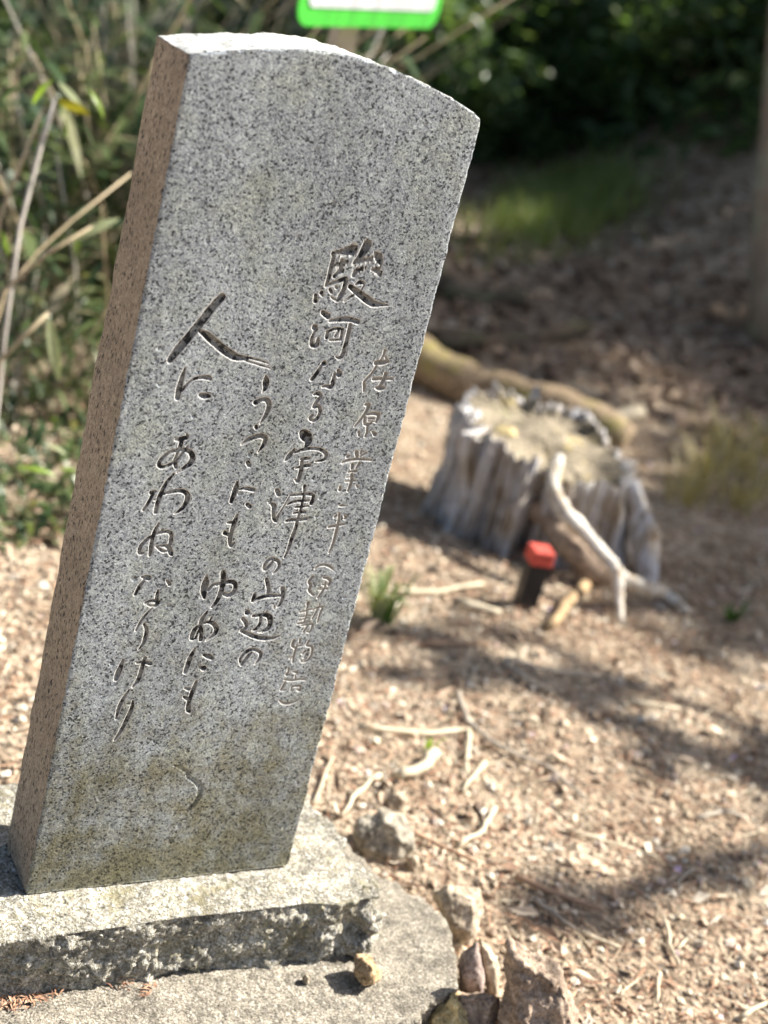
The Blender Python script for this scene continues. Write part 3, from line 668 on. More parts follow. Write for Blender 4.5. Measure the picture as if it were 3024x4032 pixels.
px_rock([(-60, 3190), (20, 3170), (60, 3230), (40, 3300), (-50, 3300)], .06, 'rock_pale', 'pale rock on the ground behind the stone block', 67)

# ------------------------------------------------------------------ needles on the slab
def scatter_strips(name, spots, length, width, mat, zoff=.0, tilt=.25, bend=.2, parent=None):
    mb = MB()
    for (x, y, z, a) in spots:
        L = length*random.uniform(.6, 1.4); w_ = width*random.uniform(.6, 1.4); dx, dy = math.cos(a), math.sin(a); nx, ny = -dy, dx
        t = random.uniform(-tilt, tilt); t0 = abs(t)*L/2+.001+zoff; b = random.uniform(0, bend)*L
        tw = random.uniform(-.5, .5)*w_
        P0 = (x-dx*L/2, y-dy*L/2, z+t0-t*L/2); P1 = (x, y, z+t0+b); P2 = (x+dx*L/2, y+dy*L/2, z+t0+t*L/2)
        mb.add([(P0[0], P0[1], P0[2]), (P1[0]-nx*w_/2, P1[1]-ny*w_/2, P1[2]-tw), (P1[0]+nx*w_/2, P1[1]+ny*w_/2, P1[2]+tw), P2], [(0, 1, 2), (1, 3, 2)])
    return mb.build(name, M[mat], parent, False)
sp = []
for (px, py, n, r) in ((60, 3955, 60, .018), (150, 3935, 20, .014), (500, 3885, 16, .010), (575, 3890, 10, .007), (580, 3920, 6, .006), (95, 3930, 20, .02)):
    c = on_z(px, py, TOPZ)
    for _ in range(n): sp.append((c[0]+random.gauss(0, r), c[1]+random.gauss(0, r*.35), TOPZ+.001, random.uniform(0, 6.3)))
tag(scatter_strips('cedar_needles', sp, .014, .0022, 'needles', tilt=.3), 'reddish brown cedar needles caught at the foot of the stone block', 'needles', kind='stuff')

# ------------------------------------------------------------------ loose cover of the forest floor (uncountable)
def in_view(x, y, z, mg=250):
    d = np.stack([x-CAM[0], y-CAM[1], z-CAM[2]], -1)@RC.T
    px = 1512+FPX*d[:, 0]/d[:, 2]; py = 2016+FPX*d[:, 1]/d[:, 2]
    return (d[:, 2] > .4) & (px > -mg) & (px < 3024+mg) & (py > -mg) & (py < 4032+mg)
SLAB = lambda x, y: (x > -.8) & (x < .60) & (y > -.42) & (y < .33) & (x-.6 < (y+.18)*.8)
def floor_points(n, s0, s1, bias=1.0):
    out = np.zeros((0, 3))
    while len(out) < n:
        k = n*4; u = RNG.random(k)**bias; s = s0+(s1-s0)*u; r = RNG.uniform(-2.2, 4.5, k)*np.clip(s/5, .35, 1.3)
        x = .55*s+.855*r*.95; y = .83*s-.458*r*.95
        z = ground_h(x, y); ok = in_view(x, y, z) & ~SLAB(x, y) & ((x > .5) | (y > .3))
        out = np.vstack([out, np.stack([x, y, z], -1)[ok]])
    return out[:n]
def pebble_cover(n):
    oc = np.array([(1, 0, 0), (-1, 0, 0), (0, 1, 0), (0, -1, 0), (0, 0, 1), (0, 0, -1), (.6, .6, .5), (-.6, .6, -.4), (.6, -.6, .4), (-.6, -.6, .5)])
    of = [(0, 6, 4), (6, 2, 4), (2, 7, 4), (7, 1, 4), (1, 9, 4), (9, 3, 4), (3, 8, 4), (8, 0, 4), (0, 2, 6), (2, 5, 7), (1, 7, 5), (1, 5, 9), (3, 9, 5), (3, 5, 8), (0, 8, 5), (0, 5, 2)]
    of = np.array(of); pts = floor_points(n, -.4, 4.2, 1.2)
    r = .0026+.008*RNG.random(n)**4.5+.0012*RNG.random(n)
    sc = r[:, None]*RNG.uniform(.7, 1.35, (n, 3)); sc[:, 2] *= .7
    V = oc[None]*sc[:, None]*RNG.uniform(.8, 1.2, (n, 10, 1)); a = RNG.uniform(0, 6.28, n)
    c, s = np.cos(a)[:, None], np.sin(a)[:, None]; X = V[:, :, 0]*c-V[:, :, 1]*s; Y = V[:, :, 0]*s+V[:, :, 1]*c
    V = np.stack([X+pts[:, 0:1], Y+pts[:, 1:2], V[:, :, 2]+pts[:, 2:3]+sc[:, 2:3]*.5], -1).reshape(-1, 3)
    F = (of[None]+(np.arange(n)*10)[:, None, None]).reshape(-1, 3)
    tag(link_mesh('gravel', V, F, M['pebbles'], smooth=False), 'fine tan gravel strewn over the sunny forest floor', 'gravel', kind='stuff')
pebble_cover(16000)
def leaf_cover(name, n, s0, s1, bias, L, wd, mat, label, tilt=.25):
    pts = floor_points(n, s0, s1, bias); a = RNG.uniform(0, 6.28, n); l = L*RNG.uniform(.5, 1.5, n); w_ = wd*RNG.uniform(.5, 1.5, n)
    dx, dy = np.cos(a), np.sin(a); t = RNG.uniform(-tilt, tilt, n); b = RNG.uniform(-.05, .25, n)*w_; rl = RNG.uniform(-.5, .5, n)*w_
    z0 = pts[:, 2]+.003+np.abs(t)*l*.4+RNG.random(n)*.006
    q = lambda u, v, h: np.stack([pts[:, 0]+dx*u*l-dy*v*w_, pts[:, 1]+dy*u*l+dx*v*w_, z0+t*u*l+h], -1)
    V = np.stack([q(-.5, 0, 0), q(-.1, -.5, b+rl), q(.5, 0, 0), q(-.05, .5, b-rl), q(.05, 0, -b*.3)], 1).reshape(-1, 3)
    f = np.array([(0, 1, 4), (1, 2, 4), (2, 3, 4), (3, 0, 4)]); F = (f[None]+(np.arange(n)*5)[:, None, None]).reshape(-1, 3)
    return tag(link_mesh(name, V, F, M[mat], smooth=False), label, 'leaf litter', kind='stuff')
leaf_cover('bark_chips', 13000, -.4, 4.5, 1.2, .016, .0045, 'litter', 'tan bark chips and dry needle bits on the sunny floor')
leaf_cover('needle_litter', 14000, -.4, 5, 1.2, .035, .0022, 'needles', 'reddish fallen needles lying on the sunny floor', .3)
leaf_cover('dry_leaf_litter', 15000, 3.4, 11, .9, .065, .03, 'litter_dark', 'brown fallen leaves carpeting the shaded bank behind the stump', .5)
leaf_cover('bark_flakes', 1700, -.4, 5.5, 1.1, .038, .012, 'litter', 'larger curled bark flakes and dry leaf pieces on the sunny floor', .5)
leaf_cover('straw_litter', 3200, -.4, 5.5, 1.1, .085, .0022, 'straw', 'fine straw and thin dry stems strewn over the floor', .12)
leaf_cover('fallen_petals', 170, -.3, 4, 1.0, .012, .010, 'petals', 'pale pink petals sprinkled over the gravel')

# ------------------------------------------------------------------ twigs one by one
def gpath(win, pts, r, lift=.004):
    ox, oy, sc = win; out = []
    for i, (x, y) in enumerate(pts):
        p = on_ground(ox+x*sc, oy+y*sc); out.append(Vector((p[0], p[1], p[2]+r+lift)))
    res = []
    for i in range(len(out)-1):
        for k in range(4): res.append(out[i].lerp(out[i+1], k/4)+Vector((random.gauss(0, r*.25), random.gauss(0, r*.25), random.uniform(0, r*.3))))
    return res+[out[-1]]
def twig(win, pts, r, mat, label, cat='twig', taper=.6, name='twig', lift=.003):
    pa = gpath(win, pts, r, lift); n = len(pa); base = pa[0].copy(); mb = MB()
    mb.tube([q-base for q in pa], [r*(1-(1-taper)*i/(n-1)) for i in range(n)], 7, jit=.12)
    o = mb.build(name, M[mat]); o.location = base; return tag(o, label, cat)
Z3 = (1200, 2300, .72333); Z6 = (1512, 2688, .91139)
twig(Z3, [(290, 800), (600, 838), (890, 820), (872, 1060)], .0062, 'twig_pale', 'bent pale reed stalk folded at a right angle on the gravel', taper=.8)
twig(Z3, [(828, 610), (880, 770), (1000, 870), (1120, 940), (1320, 1020), (1520, 1190)], .0055, 'twig_grey', 'long curved grey twig crossing beyond the bent reed')
twig(Z3, [(560, 1365), (740, 1450), (930, 1535)], .005, 'twig_brown', 'straight brown twig beside the faceted grey rock')
twig(Z3, [(970, 995), (855, 1150)], .006, 'twig_pale', 'short pale stick by the folded end of the reed')
twig(Z3, [(400, 1060), (280, 1160), (190, 1285)], .006, 'twig_pale', 'pale curved stick right of the carved slab foot')
twig(Z3, [(1020, 1240), (960, 1360), (830, 1450)], .006, 'twig_pale', 'cream crooked stick touching the straight brown twig')
twig(Z3, [(690, 960), (640, 1030), (500, 1085)], .012, 'twig_pale', 'stubby tan wood chunk below the bent reed', 'wood chunk', .8, 'wood_chunk')
twig(Z3, [(1510, 50), (1400, 170), (1305, 275)], .016, 'rock_tan', 'thick tan broken stick lying in front of the stump root', 'stick', .75, 'stick')
twig(Z3, [(1080, 440), (1200, 540), (1345, 612)], .0065, 'twig_grey', 'grey twig lying in the tree shadow beyond the gravel')
twig(Z3, [(1085, 425), (1330, 490), (1600, 525)], .005, 'twig_grey', 'thin grey twig branching from the one in the tree shadow')
twig(Z3, [(330, 20), (480, 60), (700, 70), (960, 20)], .008, 'twig_pale', 'long bowed pale stick on the litter before the stump')
twig(Z3, [(840, 130), (1060, 185)], .010, 'twig_pale', 'pale stick at the foot of the red-topped stake', 'stick', .8)
twig(Z3, [(630, 340), (1000, 350)], .007, 'twig_brown', 'dark reddish stick in the shade line before the stump')
twig(Z3, [(420, 1030), (450, 1160)], .003, 'twig_grey', 'thin grey twig crossing the small whitish rock')
twig(Z3, [(40, 1215), (150, 960)], .004, 'twig_pale', 'thin straw beside the edge of the carved slab')
twig(Z6, [(560, 855), (720, 930), (930, 1000)], .006, 'twig_brown', 'reddish brown stick at the edge of the shadow band by the cream rock')
twig(Z6, [(640, 950), (820, 1078)], .0045, 'twig_grey', 'short grey twig among red needles near the brown rock slab')
twig(Z6, [(850, 1100), (1010, 1160)], .0045, 'twig_pale', 'pale twig right of the brown rock slab')
twig(Z6, [(1210, 1040), (1230, 1150), (1270, 1240)], .0045, 'twig_pale', 'small pale twig curving beyond the brown rock slab')
twig(Z6, [(1050, 95), (1270, 130)], .0065, 'twig_pale', 'pale stick in the sunny patch between two shadow bands')
twig(Z6, [(1185, 1270), (1170, 1400)], .004, 'twig_pale', 'short crooked twig near the pink petals')
twig(Z6, [(1530, 1460), (1650, 1400)], .005, 'twig_pale', 'straight cream twig farthest from the carved slab')
twig(Z6, [(800, 655), (1000, 715), (1180, 770)], .004, 'twig_pale', 'slender straw on the open sunny gravel')
twig(Z6, [(1350, 600), (1510, 560)], .005, 'twig_grey', 'grey twig just below the wide shadow band')
twig(Z6, [(1330, 820), (1265, 870), (1270, 930)], .004, 'twig_grey', 'hooked grey twig in the lower shadow band')
for i in range(85):
    p = floor_points(1, .5, 4.6)[0]; a = random.uniform(0, 6.28); L = random.uniform(.04, .14); r = random.uniform(.0015, .0035)
    q = [Vector((p[0]+math.cos(a+random.gauss(0, .12))*L*t, p[1]+math.sin(a)*L*t, gh(p[0]+math.cos(a)*L*t, p[1]+math.sin(a)*L*t)+r+.004)) for t in (0, .35, .7, 1)]
    mb = MB(); mb.tube([u-q[0] for u in q], [r, r, r*.8, r*.6], 5, jit=.15); o = mb.build('twig', M[random.choice(['twig_pale', 'twig_brown', 'twig_grey'])]); o.location = q[0]
    tag(o, 'one of many small dry twigs scattered over the litter', 'twig', 'small scattered twigs')

# ------------------------------------------------------------------ stump
def make_stump():
    c = np.array([1.785, 1.478]); cz = gh(*c)-.02
    root = thing('tree_stump', 'weathered silver grey tree stump with split sides and spreading root', 'stump', (c[0], c[1], cz))
    NA, NH = 420, 60; a = np.linspace(0, 2*math.pi, NA, endpoint=False); rg = np.random.default_rng(17)
    ca = np.stack([np.cos(a)*3, np.sin(a)*3, np.zeros(NA)], -1); big = fbm(ca*.55, 2, 61)
    # split plates of wood, each standing a little in or out of its neighbours
    cuts = np.cumsum(rg.choice([5, 11, 19, 28, 37], 40)); cuts = cuts[cuts < 350]; deg = np.degrees(a)
    pid = np.searchsorted(cuts, deg) % (len(cuts)+1); po = rg.uniform(-.030, .018, len(cuts)+1); ph = rg.uniform(-.035, .02, len(cuts)+1); ps = rg.uniform(-.04, .04, len(cuts)+1); pb = rg.uniform(0, .05, len(cuts)+1)
    edge = np.min(np.abs(deg[:, None]-np.concatenate([cuts, [0, 360]])[None]), 1); gap = np.exp(-(edge/1.1)**2)*(rg.random(len(cuts)+1)**2.5*.06+.004)[pid]
    deep = sum(dp*np.exp(-(((deg-180-a0+180) % 360-180)/wd_)**2) for a0, dp, wd_ in ((27, .09, 3.0), (61, .14, 5.0), (92, .06, 2.5)))
    top = .305+.015*fbm(ca*1.2, 2, 64)+.022*fbm(ca*7, 3, 65)+ph[pid]*.9+.045*np.cos(a-math.radians(105)); V = []
    for j in range(NH):
        t = j/(NH-1); z = top*t
        wv = .016*fbm(np.stack([np.cos(a)*4, np.sin(a)*4, np.full(NA, t*2.2)], -1), 3, 71)
        rad = .238+.03*big+po[pid]+ps[pid]*(t-.5)+wv-gap*(.4+.6*t)-deep*(.35+.65*(1-t))+.075*(1-t)**2.0*np.clip(.35+np.cos(a-math.radians(-35)), 0, 1.3)-pb[pid]*max(0, .25-t)
        rad = rad+fbm(np.stack([np.cos(a)*60, np.sin(a)*60, z*9], -1), 3, 66)*.016+fbm(np.stack([np.cos(a)*18, np.sin(a)*18, z*14], -1), 2, 72)*.016
        V.append(np.stack([np.cos(a)*rad*1.12, np.sin(a)*rad*.95, z], -1))
    rim = V[-1]; circ = np.stack([np.cos(a)*.21*1.12, np.sin(a)*.21*.95, np.full(NA, .275)+.05*np.cos(a-math.radians(105))], -1)
    for sc, bl, dz in ((.96, .15, -.008), (.9, .5, -.014), (.78, .85, -.018), (.6, 1, -.016), (.4, 1, -.014), (.2, 1, -.018), (.02, 1, -.018)):
        q = rim*(1-bl)+circ*bl; z = q[:, 2]+dz; q = q*sc; q[:, 2] = z+(.275-z)*(1-sc)*.6+.030*fbm(np.stack([q[:, 0]*13, q[:, 1]*13, q[:, 0]*0], -1), 3, 67)+.006*fbm(np.stack([q[:, 0]*60, q[:, 1]*60, q[:, 0]*0], -1), 2, 69); V.append(q)
    A = np.vstack(V); n = len(V); idx = np.arange(n*NA).reshape(n, NA); nx = np.roll(idx, -1, axis=1)
    F = np.stack([idx[:-1], nx[:-1], nx[1:], idx[1:]], -1).reshape(-1, 4); mi = np.repeat((np.arange(n-1) >= NH).astype(int), NA)
    link_mesh('trunk', A, F, parent=root, mats=[M['oldwood'], M['stump_top']], midx=mi)
    # bleached root: leaves the front of the trunk and forks towards the gravel
    def P(px, py, lift, depth=None):
        if depth is None: p = on_ground(px, py)+np.array([0, 0, lift])
        else: p = at(px, py, depth)
        return Vector(p)-Vector((c[0], c[1], cz))
    spine = [P(2205, 1800, 0, 3.72), P(2180, 1900, 0, 3.66), P(2220, 2010, 0, 3.60), P(2300, 2100, 0, 3.58), P(2370, 2180, 0, 3.56), P(2420, 2235, 0, 3.55)]
    rt = MB(); rough_tube(rt, spine, [.012, .017, .019, .017, .018, .020])
    rough_tube(rt, [spine[-1], P(2435, 2330, 0, 3.54), P(2440, 2465, .012)], [.016, .013, .008])
    rough_tube(rt, [spine[-1]-Vector((.01, 0, .005)), P(2530, 2310, 0, 3.60), P(2610, 2370, .02), P(2705, 2430, .012)], [.018, .017, .015, .007])
    rt.build('root', M['root'], root)
    r2 = MB(); rough_tube(r2, [P(2470, 1900, 0, 3.85), P(2530, 2080, 0, 3.84), P(2550, 2300, 0, 3.82), P(2590, 2400, .0)], [.025, .03, .035, .02]); r2.build('root', M['oldwood'], root)
    r3 = MB(); rough_tube(r3, [P(2120, 2000, 0, 3.78), P(2230, 2130, 0, 3.70), P(2330, 2230, 0, 3.68), P(2410, 2300, .0)], [.03, .04, .04, .03]); r3.build('root', M['rock_brown'], root)
    mo = rock('moss_patch', (0, 0, 0), (.04, .03, .012), 71, M['rock_yellow'], None, None, sub=3, rough=.15); mo.parent = root
    q = at(1975, 1745, 3.75); mo.location = Vector((q[0]-c[0], q[1]-c[1], .305)); mo.data.materials[0] = M['rock_yellow']
    for kk in ('label', 'category'):
        if kk in mo: del mo[kk]
make_stump()
def log(a, b, r, mat, label, cat='log', name='fallen_log', seg=14):
    a, b = Vector(a), Vector(b); n = seg; pts = []
    for i in range(n+1):
        t = i/n; q = a.lerp(b, t); q.z += .02*math.sin(t*7+r*30); pts.append(q-a)
    mb = MB(); mb.tube(pts, [r*(1-.2*i/n)*(1+.08*math.sin(i*2.1)) for i in range(n+1)], 16, jit=.05); o = mb.build(name, M[mat]); o.location = a
    return tag(o, label, cat)
A = on_ground(1560, 1470); B = on_ground(2440, 1800)
log((A[0], A[1], A[2]+.07), (B[0], B[1], B[2]+.055), .085, 'log', 'mossy fallen log lying behind the grey stump')
A = on_ground(2230, 1665); B = on_ground(2510, 1668)
log((A[0], A[1], A[2]+.03), (B[0], B[1], B[2]+.025), .032, 'twig_pale', 'short sunlit dead branch on the ground behind the mossy log', 'branch', 'dead_branch', 6)
A = on_ground(1700, 1390); B = on_ground(2300, 1330)
log((A[0], A[1], A[2]+.03), (B[0], B[1], B[2]+.03), .04, 'bark', 'dark bare branch lying across the shaded path', 'branch', 'dead_branch', 8)
A = on_ground(1720, 1180); B = on_ground(2050, 1210)
log((A[0], A[1], A[2]+.03), (B[0], B[1], B[2]+.03), .04, 'bark', 'dark branch half buried in leaves farther up the path', 'branch', 'dead_branch', 8)

# ------------------------------------------------------------------ boundary stake
def make_stake():
    b = on_ground(2062, 2385); z = gh(b[0], b[1])
    root = thing('boundary_stake', 'short black plastic stake with a red cap in front of the stump', 'stake', (b[0], b[1], z))
    root.rotation_euler = (0.02, 0.0, math.radians(-16))
    h, s = .115, .0235
    mb = MB(); mb.box(-s, s, -s, s, -.05, h); o = mb.build('shaft', plain('black_plastic', (.018, .018, .02), .45, .4, .1), root, False)
    bm = bmesh.new(); bm.from_mesh(o.data); bmesh.ops.bevel(bm, geom=bm.edges[:], offset=.003, segments=2, affect='EDGES'); bm.to_mesh(o.data); bm.free()
    mb = MB(); e = s+.003; mb.box(-e, e, -e, e, h+.0005, h+.037); o = mb.build('cap', plain('red_plastic', (.58, .095, .07), .65, .2, .25, 45), root, False)
    bm = bmesh.new(); bm.from_mesh(o.data); bmesh.ops.bevel(bm, geom=bm.edges[:], offset=.0025, segments=1, affect='EDGES'); bm.to_mesh(o.data); bm.free()
make_stake()

# ------------------------------------------------------------------ sign on a post
def make_sign():
    P1 = at(1235, 104, 3.35); P2 = at(1660, 112, 3.75)
    ux = (P2-P1); wd = np.linalg.norm(ux)*1.30; ux /= np.linalg.norm(ux)
    uz = np.array([0, 0, 1.])+0.0*ux; uz -= ux*(uz@ux); uz /= np.linalg.norm(uz); ny = np.cross(uz, ux)      # ny points away from the camera
    mid = (P1+P2)/2; post = at(1402, 130, 3.60); g = gh(post[0], post[1])
    root = thing('sign_post', 'white sign board with a rounded green border on a wooden post behind the slab', 'sign', (post[0], post[1], g))
    base = np.array([post[0], post[1], g])
    hgt = wd*.72
    def rr(hw, z0, z1, rad, y, n=8):
        out = []
        for cx, cz, a0 in ((hw-rad, z0+rad, -90), (hw-rad, z1-rad, 0), (-hw+rad, z1-rad, 90), (-hw+rad, z0+rad, 180)):
            for i in range(n+1):
                a = math.radians(a0+90*i/n); out.append(mid+ux*(cx+rad*math.cos(a))+uz*(cz+rad*math.sin(a))+ny*y-base)
        return out
    def plate(hw, z0, z1, rad, y0, y1, name, mat):
        a = rr(hw, z0, z1, rad, y0); b = rr(hw, z0, z1, rad, y1); n = len(a)
        f = [tuple(range(n)), tuple(range(2*n-1, n-1, -1))]+[(i, i+n, (i+1) % n+n, (i+1) % n) for i in range(n)]
        return link_mesh(name, np.array(a+b), f, mat, root, False)
    def plastic(nm, c):
        k = NM(nm, .45, .4); cc = k.mix(1.0, c, k.ramp(k.noise(14, 3, .5, k.mapping((3, 3, .3))), [(.35, .8), (.65, 1.05)]), 'MULTIPLY'); k.color(cc)
        tr = k.n('BsdfTranslucent'); k.l(cc, tr.inputs[0]); mx = k.n('MixShader'); mx.inputs[0].default_value = .5
        k.l(k.b.outputs[0], mx.inputs[1]); k.l(tr.outputs[0], mx.inputs[2]); k.l(mx.outputs[0], k.t.nodes['Material Output'].inputs[0]); return k.m
    plate(wd/2, 0, hgt, .045, 0, .004, 'green_border', plastic('green_plastic', (.14, .76, .11)))
    plate(wd/2-.034, .042, hgt-.042, .02, -.0035, -.0005, 'white_panel', plastic('white_plastic', (.86, .86, .90)))
    mb = MB(); lean = np.array([0.0, 0, 0]); s = .026; top = mid[2]+hgt*.9-g
    oy = ny*.034; mb.box(-s+oy[0], s+oy[0], -s+oy[1], s+oy[1], -.15, top); mb.build('post', plain('pale_timber', (.52, .44, .36), .75, .2, .15, 20), root, False)
make_sign()

# ------------------------------------------------------------------ plants: leaf meshes
def leaf_mesh(name, L, w_, mat, droop=.35, seg=6):
    v = []; f = []
    for i in range(seg+1):
        t = i/seg; wd = w_*math.sin(math.pi*min(1, t*.92+.05))**.75*.5; x = L*t*(1-.15*droop*t); z = -droop*L*t*t*.6
        v += [(x, -wd, z+wd*.25), (x, 0, z), (x, wd, z+wd*.25)]
    for i in range(seg):
        a = i*3; f += [(a, a+1, a+4, a+3), (a+1, a+2, a+5, a+4)]
    me = bpy.data.meshes.new(name); me.from_pydata(v, [], f); me.materials.append(M[mat]); me.update()
    me.polygons.foreach_set('use_smooth', np.ones(len(me.polygons), bool)); return me
LEAF = {k: leaf_mesh('bamboo_leaf', 1.0, .19, k, d) for k, d in (('sasa', .4), ('sasa_lime', .7), ('sasa_yellow', .15), ('sasa_pale', .3), ('sasa_green', .5))}
def put_leaf(parent, base, tip, kind, wscale=1.0, roll=0.0):
    b, t = Vector(base), Vector(tip); d = t-b; L = d.length
    o = bpy.data.objects.new('leaf', LEAF[kind]); COL.objects.link(o); o.parent = parent
    X = d.normalized(); tgt = (Vector(CAM)-b).normalized()*math.sin(abs(roll))+Vector((0, 0, 1))*math.cos(roll)
    Zv = (tgt-X*tgt.dot(X)).normalized(); Yv = Zv.cross(X); mt = Matrix((X, Yv, Zv)).transposed()
    o.rotation_mode = 'QUATERNION'; o.rotation_quaternion = mt.to_quaternion(); o.location = b; o.scale = (L, L*wscale, L); return o
def hero_bamboo():
    D0 = 3.05; g = on_ground(-60, 2230)
    root = thing('bamboo_grass', 'dry bamboo grass with tan canes and a bright yellow leaf beside the slab', 'bamboo grass', tuple(g))
    R = Vector(g); P = lambda px, py, d=D0: Vector(at(px, py, d))-R
    Z = lambda x, y, d=D0: P(x*.60277, y*.60277, d); Y = lambda x, y, d=D0: P(x*.678, 900+y*.678, d)
    for pts, r, mat in (([Z(365, 640), Z(290, 870), Z(215, 1150), Z(130, 1480), P(20, 1300), P(-30, 1800, 3.12), Vector((0, 0, -.02))], .0050, 'culm_grey'),
                        ([Z(290, 690), Z(130, 1080), Z(0, 1430), P(-60, 1300), P(-110, 1900, 3.12), Vector((-.05, .02, -.02))], .0042, 'culm'),
                        ([Z(860, 1130, 3.2), Z(480, 1430, 3.15), Z(250, 1640, 3.1), P(20, 1150, 3.1), P(-80, 1500), P(-100, 2000, 3.1), Vector((-.04, -.03, -.02))], .0032, 'culm'),
                        ([Z(600, 1480, 3.0), Z(300, 1659, 3.0), Y(20, 360, 3.0), P(-60, 1350, 3.0), P(-120, 2000, 3.05), Vector((-.03, .04, -.02))], .0038, 'culm'),
                        ([Y(280, 490), Y(140, 620), Y(0, 770), P(-80, 1600, 3.1), Vector((-.06, .0, -.02))], .0045, 'culm')):
        mb = MB(); mb.tube(pts, [r*.8]+[r]*(len(pts)-1), 8); s = mb.build('cane', M[mat], root)
    for b, t, k, wsc, rl in ((Z(345, 525), Z(165, 660), 'sasa_lime', 1.0, .9), (Z(370, 650), Z(590, 742), 'sasa_yellow', 1.6, 1.2), (Z(385, 540), Z(550, 690), 'sasa_pale', 1.2, -.9), (Z(585, 590), Z(715, 740), 'sasa_lime', 1.0, .6),
                             (Z(480, 1575), Z(775, 1400), 'sasa_pale', 1.0, 1.1), (Y(285, 525), Y(345, 890), 'sasa_pale', .95, 1.3), (Z(370, 600), Z(430, 760), 'sasa_green', 1.0, 0), (Z(120, 560), Z(-20, 640), 'sasa_green', 1, .5),
                             (Y(100, 1390), Y(330, 1380), 'sasa_lime', .9, .9), (Y(340, 1400), Y(440, 1380), 'sasa_lime', 1.2, .9), (Y(280, 1250), Y(390, 1300), 'sasa_pale', 1.2, .8), (Z(0, 1500), Z(80, 1659), 'sasa_lime', 1.2, .8),
                             (Z(560, 820), Z(640, 980), 'sasa', .8, 1.), (Z(420, 780), Z(440, 900), 'sasa_lime', .9, 1.)):
        put_leaf(root, b, t, k, wsc, rl)
hero_bamboo()
def bamboo_clump(i, n_stem, h, spread, nleaf):
    root = thing('bamboo_grass', 'leafy clump of dark green bamboo grass behind the slab', 'bamboo grass', group='bamboo grass clumps behind the stone')
    rg = random.Random(100+i); lf = MB()
    for s in range(n_stem):
        a = rg.uniform(0, 6.28); r0 = rg.uniform(0, spread*.35); lean = rg.uniform(.05, .8); hh = h*rg.uniform(.6, 1.1)
        p0 = Vector((math.cos(a)*r0, math.sin(a)*r0, -.05)); p2 = p0+Vector((math.cos(a)*lean*hh, math.sin(a)*lean*hh, hh)); p1 = p0.lerp(p2, .5)+Vector((0, 0, hh*.1))
        mb = MB(); mb.tube([p0, p1, p2], [.0035, .003, .0022], 6); mb.build('cane', M['culm' if rg.random() < .6 else 'culm_grey'], root)
        for k in range(nleaf):
            t = rg.uniform(.25, 1); b = p0.lerp(p2, t)+Vector((0, 0, hh*.1*math.sin(math.pi*t))); az = rg.uniform(0, 6.28); L = rg.uniform(.09, .2); w_ = L*rg.uniform(.12, .2); el = rg.uniform(-.6, .5)
            d = Vector((math.cos(az)*math.cos(el), math.sin(az)*math.cos(el), math.sin(el))); sdn = d.cross(Vector((0, 0, 1))).normalized(); dr = Vector((0, 0, -L*rg.uniform(.1, .4)))
            m1 = b+d*L*.35; m2 = b+d*L*.7+dr*.4; tp = b+d*L+dr
            lf.add([b, m1-sdn*w_/2, m1+sdn*w_/2, m2-sdn*w_*.4, m2+sdn*w_*.4, tp], [(0, 1, 2), (1, 3, 4, 2), (3, 5, 4)])
    lf.build('foliage', M['sasa'], root, False); return root
protos = [bamboo_clump(i, 7+i, .75+.12*i, .7, 17) for i in range(4)]
spots = [(-120, 3.55), (90, 3.6), (250, 3.75), (-60, 3.9), (170, 3.95), (330, 4.0)]
for dd, pxs in ((4.3, (-200, 60, 330, 500)), (4.8, (-150, 120, 360, 600, 820)), (5.6, (-200, 50, 280, 520, 760)), (6.6, (-100, 200, 480, 760, 1000)), (7.8, (0, 350, 700, 1050))):
    for px in pxs: spots.append((px+random.uniform(-60, 60), dd*random.uniform(.95, 1.05)))
first = [True]*4
for i, (px, dd) in enumerate(spots):
    q = at(px, 1200, dd); k = i % 4
    o = protos[k] if first[k] else copy_tree(protos[k]); first[k] = False
    o.location = (q[0], q[1], gh(q[0], q[1])); o.rotation_euler = (0, 0, random.uniform(0, 6.28)); s = random.uniform(.8, 1.25)*(1+.05*max(0, dd-4))*(.52 if dd < 4.05 else 1); o.scale = (s, s, s)

# ------------------------------------------------------------------ shrubs and trees
def leaf_cloud(clumps, n, L, rg, flat=.6):
    """n leaf quads spread through clumps [(centre, radius)] -> verts, tri faces"""
    cw = np.array([r**2.2 for c, r in clumps]); cw = cw/cw.sum(); ci = rg.choice(len(clumps), n, p=cw)
    cs = np.array([c for c, r in clumps])[ci]; rs = np.array([r for c, r in clumps])[ci]
    d = rg.normal(size=(n, 3)); d /= np.linalg.norm(d, axis=1)[:, None]; rad = rg.random(n)**.45
    pos = cs+d*(rs*rad)[:, None]*np.array([1, 1, flat])
    ax = rg.normal(size=(n, 3)); ax[:, 2] *= .5; ax /= np.linalg.norm(ax, axis=1)[:, None]
    up = rg.normal(size=(n, 3))*.6+np.array([0, 0, 1]); sd = np.cross(ax, up); sd /= np.linalg.norm(sd, axis=1)[:, None]; nn = np.cross(sd, ax)
    l = (L*rg.uniform(.6, 1.4, n))[:, None]
    v = np.stack([pos-ax*l*.5, pos-sd*l*.24+nn*l*.08, pos+ax*l*.5, pos+sd*l*.24+nn*l*.08], 1).reshape(-1, 3)
    f = np.array([(0, 1, 2), (0, 2, 3)]); F = (f[None]+(np.arange(n)*4)[:, None, None]).reshape(-1, 3)
    return v, F
